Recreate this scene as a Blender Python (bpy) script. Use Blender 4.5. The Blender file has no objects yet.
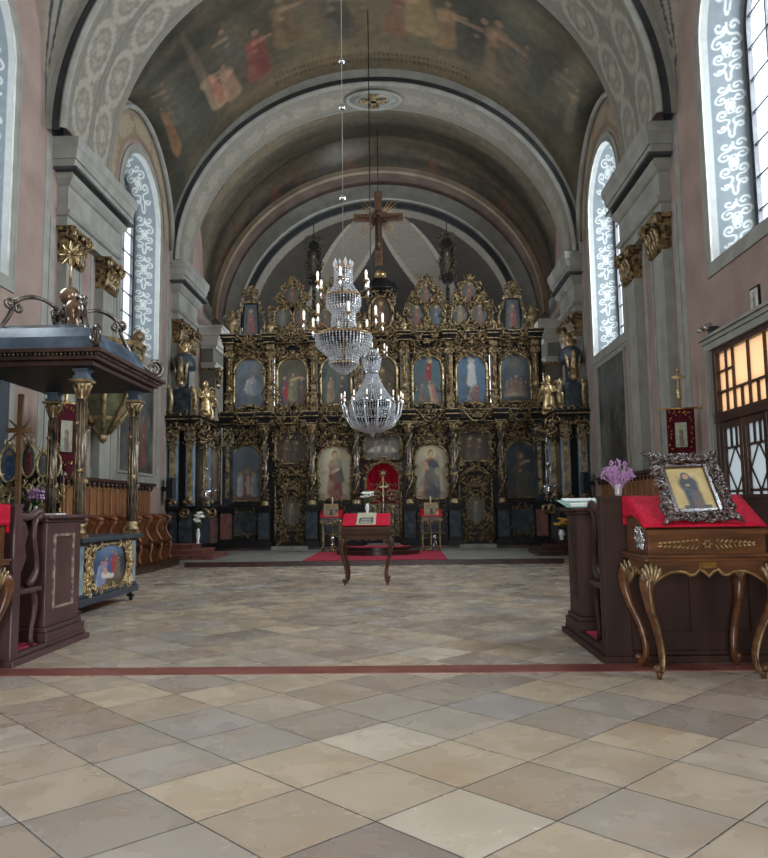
import bpy, math, random
import numpy as np
from mathutils import Vector, Matrix
random.seed(7); RNG = np.random.default_rng(7)
PI = math.pi
SC = bpy.context.scene
COL = SC.collection
XC = -0.66            # nave axis

# ------------------------------------------------------------------ colour helpers
def s2l(c):
    c = np.asarray(c, dtype=float) / 255.0
    return np.where(c <= 0.04045, c / 12.92, ((c + 0.055) / 1.055) ** 2.4)
def rgb(*c):
    return tuple(float(v) for v in s2l(c)) + (1.0,)

# ------------------------------------------------------------------ materials
MATS = {}
def nd(nt, t, **kw):
    n = nt.nodes.new(t)
    for k, v in kw.items():
        setattr(n, k, v)
    return n
def base_mat(name):
    m = bpy.data.materials.new(name); m.use_nodes = True
    nt = m.node_tree
    return m, nt, nt.nodes['Principled BSDF']
def pmat(name, c1, c2=None, rough=0.5, metal=0.0, scale=6.0, bump=0.0, bscale=None, spec=0.5, coat=0.0, stretch=None, rough2=None, detail=5.0, lo=0.35, hi=0.68):
    """noise-mottled surface between two colours, optional bump"""
    m, nt, b = base_mat(name)
    L = nt.links.new
    tc = nd(nt, 'ShaderNodeTexCoord'); mp = nd(nt, 'ShaderNodeMapping')
    if stretch: mp.inputs['Scale'].default_value = stretch
    L(tc.outputs['Object'], mp.inputs['Vector'])
    nz = nd(nt, 'ShaderNodeTexNoise'); nz.inputs['Scale'].default_value = scale; nz.inputs['Detail'].default_value = detail
    L(mp.outputs[0], nz.inputs['Vector'])
    rp = nd(nt, 'ShaderNodeValToRGB')
    rp.color_ramp.elements[0].position = lo; rp.color_ramp.elements[1].position = hi
    rp.color_ramp.elements[0].color = rgb(*c1); rp.color_ramp.elements[1].color = rgb(*(c2 or c1))
    L(nz.outputs['Fac'], rp.inputs[0]); L(rp.outputs[0], b.inputs['Base Color'])
    b.inputs['Roughness'].default_value = rough; b.inputs['Metallic'].default_value = metal
    b.inputs['Specular IOR Level'].default_value = spec
    b.inputs['Coat Weight'].default_value = coat; b.inputs['Coat Roughness'].default_value = 0.15
    if rough2 is not None:
        mr = nd(nt, 'ShaderNodeMapRange'); mr.inputs[3].default_value = rough; mr.inputs[4].default_value = rough2
        L(nz.outputs['Fac'], mr.inputs[0]); L(mr.outputs[0], b.inputs['Roughness'])
    if bump:
        n2 = nd(nt, 'ShaderNodeTexNoise'); n2.inputs['Scale'].default_value = bscale or scale * 3; n2.inputs['Detail'].default_value = 4
        L(mp.outputs[0], n2.inputs['Vector'])
        bp = nd(nt, 'ShaderNodeBump'); bp.inputs['Strength'].default_value = bump; bp.inputs['Distance'].default_value = 0.02
        L(n2.outputs['Fac'], bp.inputs['Height']); L(bp.outputs[0], b.inputs['Normal'])
    MATS[name] = m
    return m
def vmat(name, rough=0.7, spec=0.3, noise=0.12, nscale=14.0, metal=0.0, bump=0.0):
    """painted surface: colour attribute 'Col' broken up by a little noise"""
    m, nt, b = base_mat(name); L = nt.links.new
    at = nd(nt, 'ShaderNodeAttribute'); at.attribute_name = 'Col'
    tc = nd(nt, 'ShaderNodeTexCoord')
    nz = nd(nt, 'ShaderNodeTexNoise'); nz.inputs['Scale'].default_value = nscale; nz.inputs['Detail'].default_value = 6
    L(tc.outputs['Object'], nz.inputs['Vector'])
    mr = nd(nt, 'ShaderNodeMapRange'); mr.inputs[1].default_value = .25; mr.inputs[2].default_value = .75
    mr.inputs[3].default_value = 1 - noise; mr.inputs[4].default_value = 1 + noise
    L(nz.outputs['Fac'], mr.inputs[0])
    mx = nd(nt, 'ShaderNodeVectorMath', operation='SCALE')
    L(at.outputs['Color'], mx.inputs[0]); L(mr.outputs[0], mx.inputs['Scale'])
    L(mx.outputs[0], b.inputs['Base Color'])
    b.inputs['Roughness'].default_value = rough; b.inputs['Specular IOR Level'].default_value = spec; b.inputs['Metallic'].default_value = metal
    if bump:
        bp = nd(nt, 'ShaderNodeBump'); bp.inputs['Strength'].default_value = bump; bp.inputs['Distance'].default_value = .01
        L(nz.outputs['Fac'], bp.inputs['Height']); L(bp.outputs[0], b.inputs['Normal'])
    MATS[name] = m
    return m

# ------------------------------------------------------------------ mesh builder
class MB:
    def __init__(s):
        s.v = []; s.f = []; s.sm = []; s.mi = []; s.c = {}; s.m = 0; s.M = None
    def _p(s, p):
        if s.M is not None:
            q = s.M @ Vector(p); return (q.x, q.y, q.z)
        return (float(p[0]), float(p[1]), float(p[2]))
    def add(s, vs, fs, smooth=False):
        o = len(s.v); s.v += [s._p(p) for p in vs]
        for f in fs:
            s.f.append([o + i for i in f]); s.sm.append(smooth); s.mi.append(s.m)
        return o
    def box(s, x0, x1, y0, y1, z0, z1):
        s.nb = getattr(s, 'nb', 0) + 1; e = .0001 + .00009 * (s.nb % 17)      # keeps crossing mouldings from sharing a plane
        x0 -= e; x1 += e; y0 -= e; y1 += e; z1 += e
        vs = [(x0, y0, z0), (x1, y0, z0), (x1, y1, z0), (x0, y1, z0), (x0, y0, z1), (x1, y0, z1), (x1, y1, z1), (x0, y1, z1)]
        s.add(vs, [(0, 3, 2, 1), (4, 5, 6, 7), (0, 1, 5, 4), (1, 2, 6, 5), (2, 3, 7, 6), (3, 0, 4, 7)]); return s
    def cbox(s, c, d, rz=0.0, rx=0.0, ry=0.0):
        R = Matrix.Rotation(rz, 3, 'Z') @ Matrix.Rotation(ry, 3, 'Y') @ Matrix.Rotation(rx, 3, 'X')
        vs = []
        for sx, sy, sz in ((-1, -1, -1), (1, -1, -1), (1, 1, -1), (-1, 1, -1), (-1, -1, 1), (1, -1, 1), (1, 1, 1), (-1, 1, 1)):
            q = R @ Vector((sx * d[0] / 2, sy * d[1] / 2, sz * d[2] / 2)); vs.append((q.x + c[0], q.y + c[1], q.z + c[2]))
        s.add(vs, [(0, 3, 2, 1), (4, 5, 6, 7), (0, 1, 5, 4), (1, 2, 6, 5), (2, 3, 7, 6), (3, 0, 4, 7)]); return s
    def frustum(s, x0, x1, y0, y1, z0, X0, X1, Y0, Y1, z1):
        vs = [(x0, y0, z0), (x1, y0, z0), (x1, y1, z0), (x0, y1, z0), (X0, Y0, z1), (X1, Y0, z1), (X1, Y1, z1), (X0, Y1, z1)]
        s.add(vs, [(0, 3, 2, 1), (4, 5, 6, 7), (0, 1, 5, 4), (1, 2, 6, 5), (2, 3, 7, 6), (3, 0, 4, 7)]); return s
    def lathe(s, prof, c=(0, 0, 0), n=16, a0=0.0, a1=2 * PI, sx=1.0, sy=1.0, smooth=True):
        full = abs(a1 - a0 - 2 * PI) < 1e-6; k = n if full else n + 1
        vs = []
        for r, z in prof:
            for i in range(k):
                a = a0 + (a1 - a0) * i / n
                vs.append((c[0] + sx * r * math.cos(a), c[1] + sy * r * math.sin(a), c[2] + z))
        fs = []
        for j in range(len(prof) - 1):
            for i in range(n):
                i2 = (i + 1) % k
                fs.append((j * k + i, j * k + i2, (j + 1) * k + i2, (j + 1) * k + i))
        if full:
            fs.append(tuple(range(k - 1, -1, -1))); fs.append(tuple((len(prof) - 1) * k + i for i in range(k)))
        s.add(vs, fs, smooth); return s
    def ball(s, c, r, n=10, m=6, sz=1.0, sx=1.0, sy=1.0):
        pr = [(max(r * math.sin(PI * j / m), 1e-4), -r * sz * math.cos(PI * j / m)) for j in range(m + 1)]
        return s.lathe(pr, c, n, sx=sx, sy=sy)
    def tube(s, pts, rad, n=6, flat=1.0, up=None):
        P = [Vector(p) for p in pts]; N = len(P)
        if not hasattr(rad, '__len__'): rad = [rad] * N
        u = None; vs = []
        for i in range(N):
            t = (P[min(i + 1, N - 1)] - P[max(i - 1, 0)])
            t = t.normalized() if t.length > 1e-9 else Vector((0, 0, 1))
            if up is not None:
                a = Vector(up)
                u = t.cross(a)
                if u.length < 1e-6: u = t.orthogonal()
                u.normalize()
            elif u is None:
                u = t.orthogonal().normalized()
            else:
                u = u - t * u.dot(t)
                u = u.normalized() if u.length > 1e-6 else t.orthogonal().normalized()
            w = t.cross(u)
            for k in range(n):
                a = 2 * PI * k / n
                vs.append(P[i] + u * (rad[i] * math.cos(a)) + w * (rad[i] * flat * math.sin(a)))
        fs = [(i * n + k, i * n + (k + 1) % n, (i + 1) * n + (k + 1) % n, (i + 1) * n + k) for i in range(N - 1) for k in range(n)]
        fs.append(tuple(range(n - 1, -1, -1))); fs.append(tuple((N - 1) * n + k for k in range(n)))
        s.add(vs, fs, True); return s
    def prism(s, poly, d0, d1, ax='y'):
        """poly: 2-D outline; ax: extrusion axis (y: poly is x,z; x: poly is y,z; z: poly is x,y)"""
        def q(p, d):
            return (p[0], d, p[1]) if ax == 'y' else ((d, p[0], p[1]) if ax == 'x' else (p[0], p[1], d))
        n = len(poly)
        vs = [q(p, d0) for p in poly] + [q(p, d1) for p in poly]
        fs = [tuple(range(n)), tuple(range(2 * n - 1, n - 1, -1))] + [(i, (i + 1) % n, n + (i + 1) % n, n + i) for i in range(n)]
        s.add(vs, fs); return s
    def sweep(s, prof, path, closed=False, smooth=False):
        """prof: list of (a,b); path: list of (origin, A, B) frames: point = origin + a*A + b*B"""
        vs = []; n = len(prof)
        for o, A, B in path:
            o, A, B = Vector(o), Vector(A), Vector(B)
            vs += [o + A * a + B * b for a, b in prof]
        N = len(path); fs = []
        for i in range(N if closed else N - 1):
            j = (i + 1) % N
            for k in range(n):
                fs.append((i * n + k, i * n + (k + 1) % n, j * n + (k + 1) % n, j * n + k))
        if not closed:
            fs.append(tuple(range(n - 1, -1, -1))); fs.append(tuple((N - 1) * n + k for k in range(n)))
        s.add(vs, fs, smooth); return s
    def grid(s, P, C=None, mask=None, smooth=True):
        """P: array (nu, nv, 3) of points, C: (nu, nv, 3) linear colours"""
        nu, nv = P.shape[:2]; o = len(s.v)
        s.v += [s._p(p) for p in P.reshape(-1, 3)]
        if C is not None:
            for i, c in enumerate(C.reshape(-1, 3)): s.c[o + i] = c
        for i in range(nu - 1):
            for j in range(nv - 1):
                if mask is None or mask[i, j]:
                    a = o + i * nv + j
                    s.f.append([a, a + nv, a + nv + 1, a + 1]); s.sm.append(smooth); s.mi.append(s.m)
        return s
    def build(s, name, mats, parent=None, loc=None, bevel=0.0, fix=True):
        me = bpy.data.meshes.new(name)
        me.from_pydata(s.v, [], s.f)
        if not isinstance(mats, (list, tuple)): mats = [mats]
        for m in mats: me.materials.append(MATS[m] if isinstance(m, str) else m)
        me.polygons.foreach_set('use_smooth', s.sm)
        me.polygons.foreach_set('material_index', s.mi)
        if s.c:
            at = me.color_attributes.new('Col', 'FLOAT_COLOR', 'POINT')
            a = np.ones((len(s.v), 4), dtype=np.float32) * 0.2; a[:, 3] = 1
            for i, c in s.c.items(): a[i, :3] = c
            at.data.foreach_set('color', a.ravel())
        me.update()
        if fix:
            import bmesh
            bm = bmesh.new(); bm.from_mesh(me); bmesh.ops.recalc_face_normals(bm, faces=bm.faces); bm.to_mesh(me); bm.free()
        o = bpy.data.objects.new(name, me); COL.objects.link(o)
        if parent is not None: o.parent = parent
        if loc is not None: o.location = loc
        if bevel:
            md = o.modifiers.new('Bevel', 'BEVEL'); md.width = bevel; md.segments = 2; md.limit_method = 'ANGLE'; md.angle_limit = 0.7
        return o

def tag(o, label=None, cat=None, group=None, kind=None):
    if label: o['label'] = label
    if cat: o['category'] = cat
    if group: o['group'] = group
    if kind: o['kind'] = kind
    return o
def thing(name, label, cat, loc=(0, 0, 0), rz=0.0, group=None, kind=None):
    o = bpy.data.objects.new(name, None); COL.objects.link(o); o.empty_display_size = .1
    o.location = loc; o.rotation_euler = (0, 0, rz)
    return tag(o, label, cat, group, kind)
def kids(o):
    return [c for c in bpy.data.objects if c.parent == o]
def copy_tree(o, parent=None):
    c = o.copy(); COL.objects.link(c)
    if parent is not None: c.parent = parent
    for ch in kids(o):
        copy_tree(ch, c)
    return c

# ------------------------------------------------------------------ painter (numpy rasters that become vertex colours)
def fbm(nu, nv, cells=4, octs=4, seed=0):
    r = np.random.default_rng(seed); out = np.zeros((nu, nv)); amp = 1.0; tot = 0
    for o in range(octs):
        n = cells * 2 ** o + 2
        g = r.random((n, n))
        x = np.linspace(0, n - 2.001, nu); y = np.linspace(0, n - 2.001, nv)
        xi = x.astype(int); yi = y.astype(int); xf = (x - xi)[:, None]; yf = (y - yi)[None, :]
        xf = xf * xf * (3 - 2 * xf); yf = yf * yf * (3 - 2 * yf)
        a = g[np.ix_(xi, yi)]; b = g[np.ix_(xi + 1, yi)]; c = g[np.ix_(xi, yi + 1)]; d = g[np.ix_(xi + 1, yi + 1)]
        out += amp * ((a * (1 - xf) + b * xf) * (1 - yf) + (c * (1 - xf) + d * xf) * yf); tot += amp; amp *= .55
    return out / tot
class Paint:
    """canvas with u in 0..1 (left to right) and v in 0..1 (bottom to top); asp = width/height"""
    def __init__(s, nu, nv, bg, asp=1.0, bg2=None, seed=0, mottle=.18):
        s.nu, s.nv, s.asp = nu, nv, asp
        s.U, s.V = np.meshgrid(np.linspace(0, 1, nu), np.linspace(0, 1, nv), indexing='ij')
        n = fbm(nu, nv, 4, 4, seed)
        a = s2l(bg); b = s2l(bg2 if bg2 is not None else bg)
        t = np.clip((n - .3) / .4, 0, 1)[..., None]
        s.C = (a * (1 - t) + b * t) * (1 + mottle * (n[..., None] - .5) * 2)
    def put(s, mask, col, k=1.0):
        m = np.clip(mask, 0, 1)[..., None] * k
        s.C = s.C * (1 - m) + s2l(col) * m
    def ell(s, u, v, ru, rv, col, rot=0.0, soft=.25, k=1.0):
        x = (s.U - u) * s.asp; y = s.V - v
        c, d = math.cos(rot), math.sin(rot)
        X = (x * c + y * d) / (ru * s.asp); Y = (-x * d + y * c) / rv
        r = np.sqrt(X * X + Y * Y)
        s.put((1 + soft - r) / (2 * soft), col, k)
    def seg(s, u0, v0, u1, v1, w0, w1, col, k=1.0):
        x = s.U * s.asp; y = s.V; a = np.array([u0 * s.asp, v0]); b = np.array([u1 * s.asp, v1]); d = b - a
        t = np.clip(((x - a[0]) * d[0] + (y - a[1]) * d[1]) / max(d @ d, 1e-9), 0, 1)
        r = np.hypot(x - a[0] - t * d[0], y - a[1] - t * d[1]); w = w0 + (w1 - w0) * t
        s.put((w * 1.2 - r) / (w * .4), col, k)
    def rect(s, u0, u1, v0, v1, col, k=1.0):
        s.put(((s.U >= u0) & (s.U <= u1) & (s.V >= v0) & (s.V <= v1)).astype(float), col, k)
    def figure(s, u, v, h, robe, cloak=None, skin=(196, 156, 122), halo=None, lean=0.0, hair=(60, 42, 30), k=.95, arm=None):
        """standing or kneeling robed figure, foot at (u,v), height h in v units"""
        a = s.asp
        if halo is not None: s.ell(u + lean * h / a, v + .88 * h, .115 * h / a, .115 * h, halo, soft=.12, k=k * .8)
        s.seg(u, v + .06 * h, u + lean * .6 * h / a, v + .62 * h, .17 * h, .11 * h, robe, k)
        s.ell(u + lean * .7 * h / a, v + .66 * h, .14 * h / a, .13 * h, robe, k=k)
        if cloak is not None:
            s.seg(u + .07 * h / a, v + .06 * h, u + (.05 + lean * .6) * h / a, v + .66 * h, .10 * h, .07 * h, cloak, k)
            s.seg(u - .09 * h / a, v + .42 * h, u + .08 * h / a, v + .2 * h, .045 * h, .06 * h, cloak, k * .8)
        if arm is not None:
            s.seg(u + lean * .7 * h / a, v + .68 * h, u + arm[0] * h / a, v + arm[1] * h, .045 * h, .03 * h, skin, k * .9)
        s.ell(u + lean * h / a, v + .895 * h, .062 * h / a, .078 * h, hair, k=k)
        s.ell(u + (lean + .008) * h / a, v + .875 * h, .047 * h / a, .06 * h, skin, k=k)
        s.ell(u + (lean * .6 - .02) * h / a, v + .52 * h, .04 * h / a, .035 * h, skin, k=k * .8)

def spiral(c, r, a0, turns, sgn=1, n=14, dec=.78):
    """2-D spiral points from the outer end inwards"""
    return [(c[0] + r * (1 - dec * i / (n - 1)) * math.cos(a0 + sgn * 2 * PI * turns * i / (n - 1)),
             c[1] + r * (1 - dec * i / (n - 1)) * math.sin(a0 + sgn * 2 * PI * turns * i / (n - 1))) for i in range(n)]
def bez(p0, p1, p2, p3, n=8):
    out = []
    for i in range(n):
        t = i / (n - 1); a = (1 - t) ** 3; b = 3 * t * (1 - t) ** 2; c = 3 * t * t * (1 - t); d = t ** 3
        out.append(tuple(a * w + b * x + c * y + d * z for w, x, y, z in zip(p0, p1, p2, p3)))
    return out
def scroll_motif():
    """polyline points of one painted arabesque unit (metric: height 1, half-width .22)"""
    P = []
    for s in (-1, 1):
        P += spiral((.115 * s, .30), .095, -PI / 2, 1.15, s, 46) + spiral((.115 * s, .56), .085, PI / 2, 1.15, -s, 40)
        P += bez((.115 * s, .205), (.02 * s, .205), (0, .16), (.0, .06), 22) + bez((.115 * s, .645), (.02 * s, .65), (.0, .7), (.06 * s, .78), 22)
        P += spiral((.12 * s, .80), .06, PI, 1.0, s, 30) + spiral((.1 * s, .10), .075, 0, .9, -s, 34)
        P += bez((.06 * s, .78), (.02 * s, .86), (.05 * s, .95), (0, 1.0), 20) + bez((.02 * s, .3), (.07 * s, .38), (.07 * s, .46), (.02 * s, .55), 18)
        P += bez((0, .36), (.035 * s, .41), (.03 * s, .46), (0, .5), 14)
    return np.array(P)
MOTIF = scroll_motif()
def scroll_mask(nu, nv, reps, width=.03, asp=1.0):
    """(nu, nv) 0..1 mask, arabesque repeated reps times along v; asp = cell width/height"""
    n1 = max(8, int(round(nv / reps)))
    U, V = np.meshgrid(np.linspace(-.5, .5, nu) * asp, np.linspace(0, 1, n1), indexing='ij')
    d = np.full(U.shape, 9.0)
    for p in MOTIF:
        d = np.minimum(d, np.hypot(U - p[0], V - p[1]))
    m = np.clip((width * 1.3 - d) / (width * .6), 0, 1)
    m = np.maximum(m, np.clip((1 - np.hypot(U / .03, (V - .43) / .045)) * 3, 0, 1))
    idx = np.floor((np.arange(nv) / nv * reps % 1.0) * n1).astype(int)
    return m[:, idx]
SKY = 16.0; EXPO = 0.78
# ================================================================== MATERIALS
pmat('plaster_grey', (132, 130, 122), (150, 148, 139), .8, scale=3, bump=.08, spec=.2)
pmat('pale_blue', (104, 122, 134), (146, 162, 172), .35, scale=5, spec=.6)
pmat('frame_wood', (38, 26, 24), (96, 76, 70), .25, scale=22, rough2=.16, spec=.9)
pmat('gilt_edge', (112, 84, 50), (170, 134, 86), .35, .35, scale=12)
pmat('pew_dark', (40, 25, 19), (66, 43, 34), .55, scale=5, stretch=(1, 1, .15), spec=.25)
pmat('table_wood', (62, 42, 30), (98, 68, 50), .6, scale=5, stretch=(.3, 1, 1), spec=.2)
pmat('bronze_ball', (96, 74, 56), (150, 122, 96), .25, .4, scale=4)
pmat('gilt_cream', (120, 98, 62), (226, 204, 154), .42, .3, scale=14)
pmat('light_wood', (126, 92, 62), (156, 120, 84), .45, scale=4)
pmat('gilt_dark', (20, 16, 12), (92, 74, 52), .45, .4, scale=14)
pmat('bronze', (50, 43, 38), (128, 116, 104), .28, .45, scale=8, rough2=.2)
pmat('dark_step', (52, 28, 26), (78, 46, 42), .4, scale=5)
pmat('worn_beige', (92, 72, 64), (160, 140, 122), .6, scale=22, lo=.4, hi=.6)
pmat('cross_wood', (64, 42, 28), (100, 70, 48), .5, scale=6)
pmat('lace', (150, 142, 118), (196, 188, 160), .8, scale=60)
pmat('plaster_lit', (204, 202, 194), (220, 218, 210), .75, scale=3, spec=.2)
pmat('plaster_mauve', (136, 116, 107), (155, 134, 124), .85, scale=1.6, bump=.06, spec=.15, detail=8)
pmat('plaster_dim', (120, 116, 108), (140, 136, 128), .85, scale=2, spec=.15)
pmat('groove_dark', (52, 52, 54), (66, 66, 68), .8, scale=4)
pmat('gilt', (36, 29, 20), (182, 156, 114), .42, .5, scale=11, spec=.5, rough2=.3, lo=.3, hi=.62)  # pale end of the mottle stands in for glints on the carving
pmat('gilt_old', (28, 22, 15), (168, 140, 98), .42, .5, scale=14, rough2=.35, lo=.35, hi=.7)  # dark aged gold; its pale spots are painted highlights
pmat('gilt_bright', (120, 96, 60), (222, 194, 142), .34, .6, scale=7, rough2=.25)
pmat('ebony', (14, 13, 13), (30, 28, 28), .5, scale=5, rough2=.4, spec=.25)
pmat('blue_marbled', (30, 34, 38), (66, 74, 80), .5, scale=7, spec=.3, detail=9)
pmat('walnut', (44, 27, 20), (72, 46, 35), .38, scale=5, stretch=(1, 1, .15), rough2=.28, spec=.5)
pmat('walnut_warm', (112, 68, 43), (146, 94, 60), .38, scale=3, stretch=(3, 3, .6), spec=.5)
pmat('honey_wood', (72, 43, 23), (112, 70, 40), .3, scale=5, stretch=(.5, 4, 4), spec=.5)
pmat('brown_paint', (66, 42, 42), (86, 58, 56), .42, scale=3, spec=.5, detail=8)
pmat('iron', (28, 28, 30), (44, 44, 46), .5, .6, scale=10)
pmat('brass', (150, 112, 54), (206, 168, 96), .28, .9, scale=12)
pmat('silver', (150, 150, 150), (215, 215, 215), .22, .95, scale=9)
pmat('red_cloth', (168, 16, 40), (205, 24, 56), .8, scale=30, bump=.1, spec=.2)
pmat('maroon_velvet', (52, 8, 16), (84, 14, 26), .85, scale=18, spec=.2)
pmat('red_carpet', (150, 44, 60), (178, 66, 82), .95, scale=40, bump=.2, spec=.1)
pmat('red_marble', (100, 58, 50), (140, 88, 76), .4, scale=6, detail=9, spec=.5)
pmat('red_stone', (118, 64, 56), (146, 88, 78), .38, scale=4, detail=8, spec=.5)
pmat('platform_stone', (120, 116, 108), (150, 146, 138), .5, scale=3)
pmat('white_petal', (225, 225, 215), (245, 245, 240), .6)
pmat('leaf_green', (44, 72, 30), (78, 108, 48), .6)
pmat('purple_flower', (166, 118, 164), (206, 162, 202), .7, scale=20)
pmat('candle_wax', (222, 210, 180), (240, 232, 208), .5)
pmat('paper', (214, 218, 214), (236, 238, 232), .7, scale=3)
pmat('grey_box', (44, 52, 60), (58, 66, 74), .5)
pmat('porcelain', (215, 215, 212), (235, 235, 232), .2)
vmat('painted', .75, .2, .14, 10)
vmat('fresco', .85, .12, .2, 5)
vmat('stencil', .8, .15, .1, 8)
vmat('icon_paint', .42, .4, .1, 30)
def glass_mat(name, tint, gloss=.08, trans=None):
    m = bpy.data.materials.new(name); m.use_nodes = True; nt = m.node_tree; nt.nodes.clear(); L = nt.links.new
    out = nd(nt, 'ShaderNodeOutputMaterial'); t = nd(nt, 'ShaderNodeBsdfTransparent'); t.inputs[0].default_value = tint
    g = nd(nt, 'ShaderNodeBsdfGlossy'); g.inputs['Roughness'].default_value = .05
    mx = nd(nt, 'ShaderNodeMixShader'); mx.inputs[0].default_value = gloss
    L(t.outputs[0], mx.inputs[1]); L(g.outputs[0], mx.inputs[2])
    if trans:
        d = nd(nt, 'ShaderNodeBsdfTranslucent'); d.inputs[0].default_value = trans
        m2 = nd(nt, 'ShaderNodeMixShader'); m2.inputs[0].default_value = .97
        L(mx.outputs[0], m2.inputs[1]); L(d.outputs[0], m2.inputs[2]); L(m2.outputs[0], out.inputs[0])
    else:
        L(mx.outputs[0], out.inputs[0])
    MATS[name] = m
glass_mat('window_glass', (.92, .95, .97, 1))
glass_mat('frosted_porch_tint', (.5, .4, .3, 1), .05, (.185, .138, .098, 1))  # peach tint stands in for the warm lit wall beyond the transom
glass_mat('frosted_white', (.4, .42, .45, 1), .05, (.1, .106, .106, 1))
def crystal_mat():
    m = bpy.data.materials.new('crystal'); m.use_nodes = True; nt = m.node_tree; nt.nodes.clear(); L = nt.links.new
    out = nd(nt, 'ShaderNodeOutputMaterial')
    g = nd(nt, 'ShaderNodeBsdfGlossy'); g.inputs['Roughness'].default_value = .06; g.inputs[0].default_value = (1, 1, 1, 1)
    t = nd(nt, 'ShaderNodeBsdfTransparent'); t.inputs[0].default_value = (.95, .97, 1, 1)
    d = nd(nt, 'ShaderNodeBsdfDiffuse'); d.inputs[0].default_value = (.95, .97, 1, 1)
    tr = nd(nt, 'ShaderNodeBsdfTranslucent'); tr.inputs[0].default_value = (.95, .97, 1, 1)
    a = nd(nt, 'ShaderNodeMixShader'); a.inputs[0].default_value = .5; L(d.outputs[0], a.inputs[1]); L(tr.outputs[0], a.inputs[2])
    b = nd(nt, 'ShaderNodeMixShader'); b.inputs[0].default_value = .4; L(a.outputs[0], b.inputs[1]); L(g.outputs[0], b.inputs[2])
    c = nd(nt, 'ShaderNodeMixShader'); c.inputs[0].default_value = .06; L(b.outputs[0], c.inputs[1]); L(t.outputs[0], c.inputs[2])
    L(c.outputs[0], out.inputs[0]); MATS['crystal'] = m
crystal_mat()
def bulb_mat():
    m, nt, b = base_mat('bulb'); b.inputs['Base Color'].default_value = (.9, .88, .82, 1); b.inputs['Roughness'].default_value = .2
    b.inputs['Emission Color'].default_value = (1, .86, .66, 1); b.inputs['Emission Strength'].default_value = .4
    MATS['bulb'] = m
bulb_mat()

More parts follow.
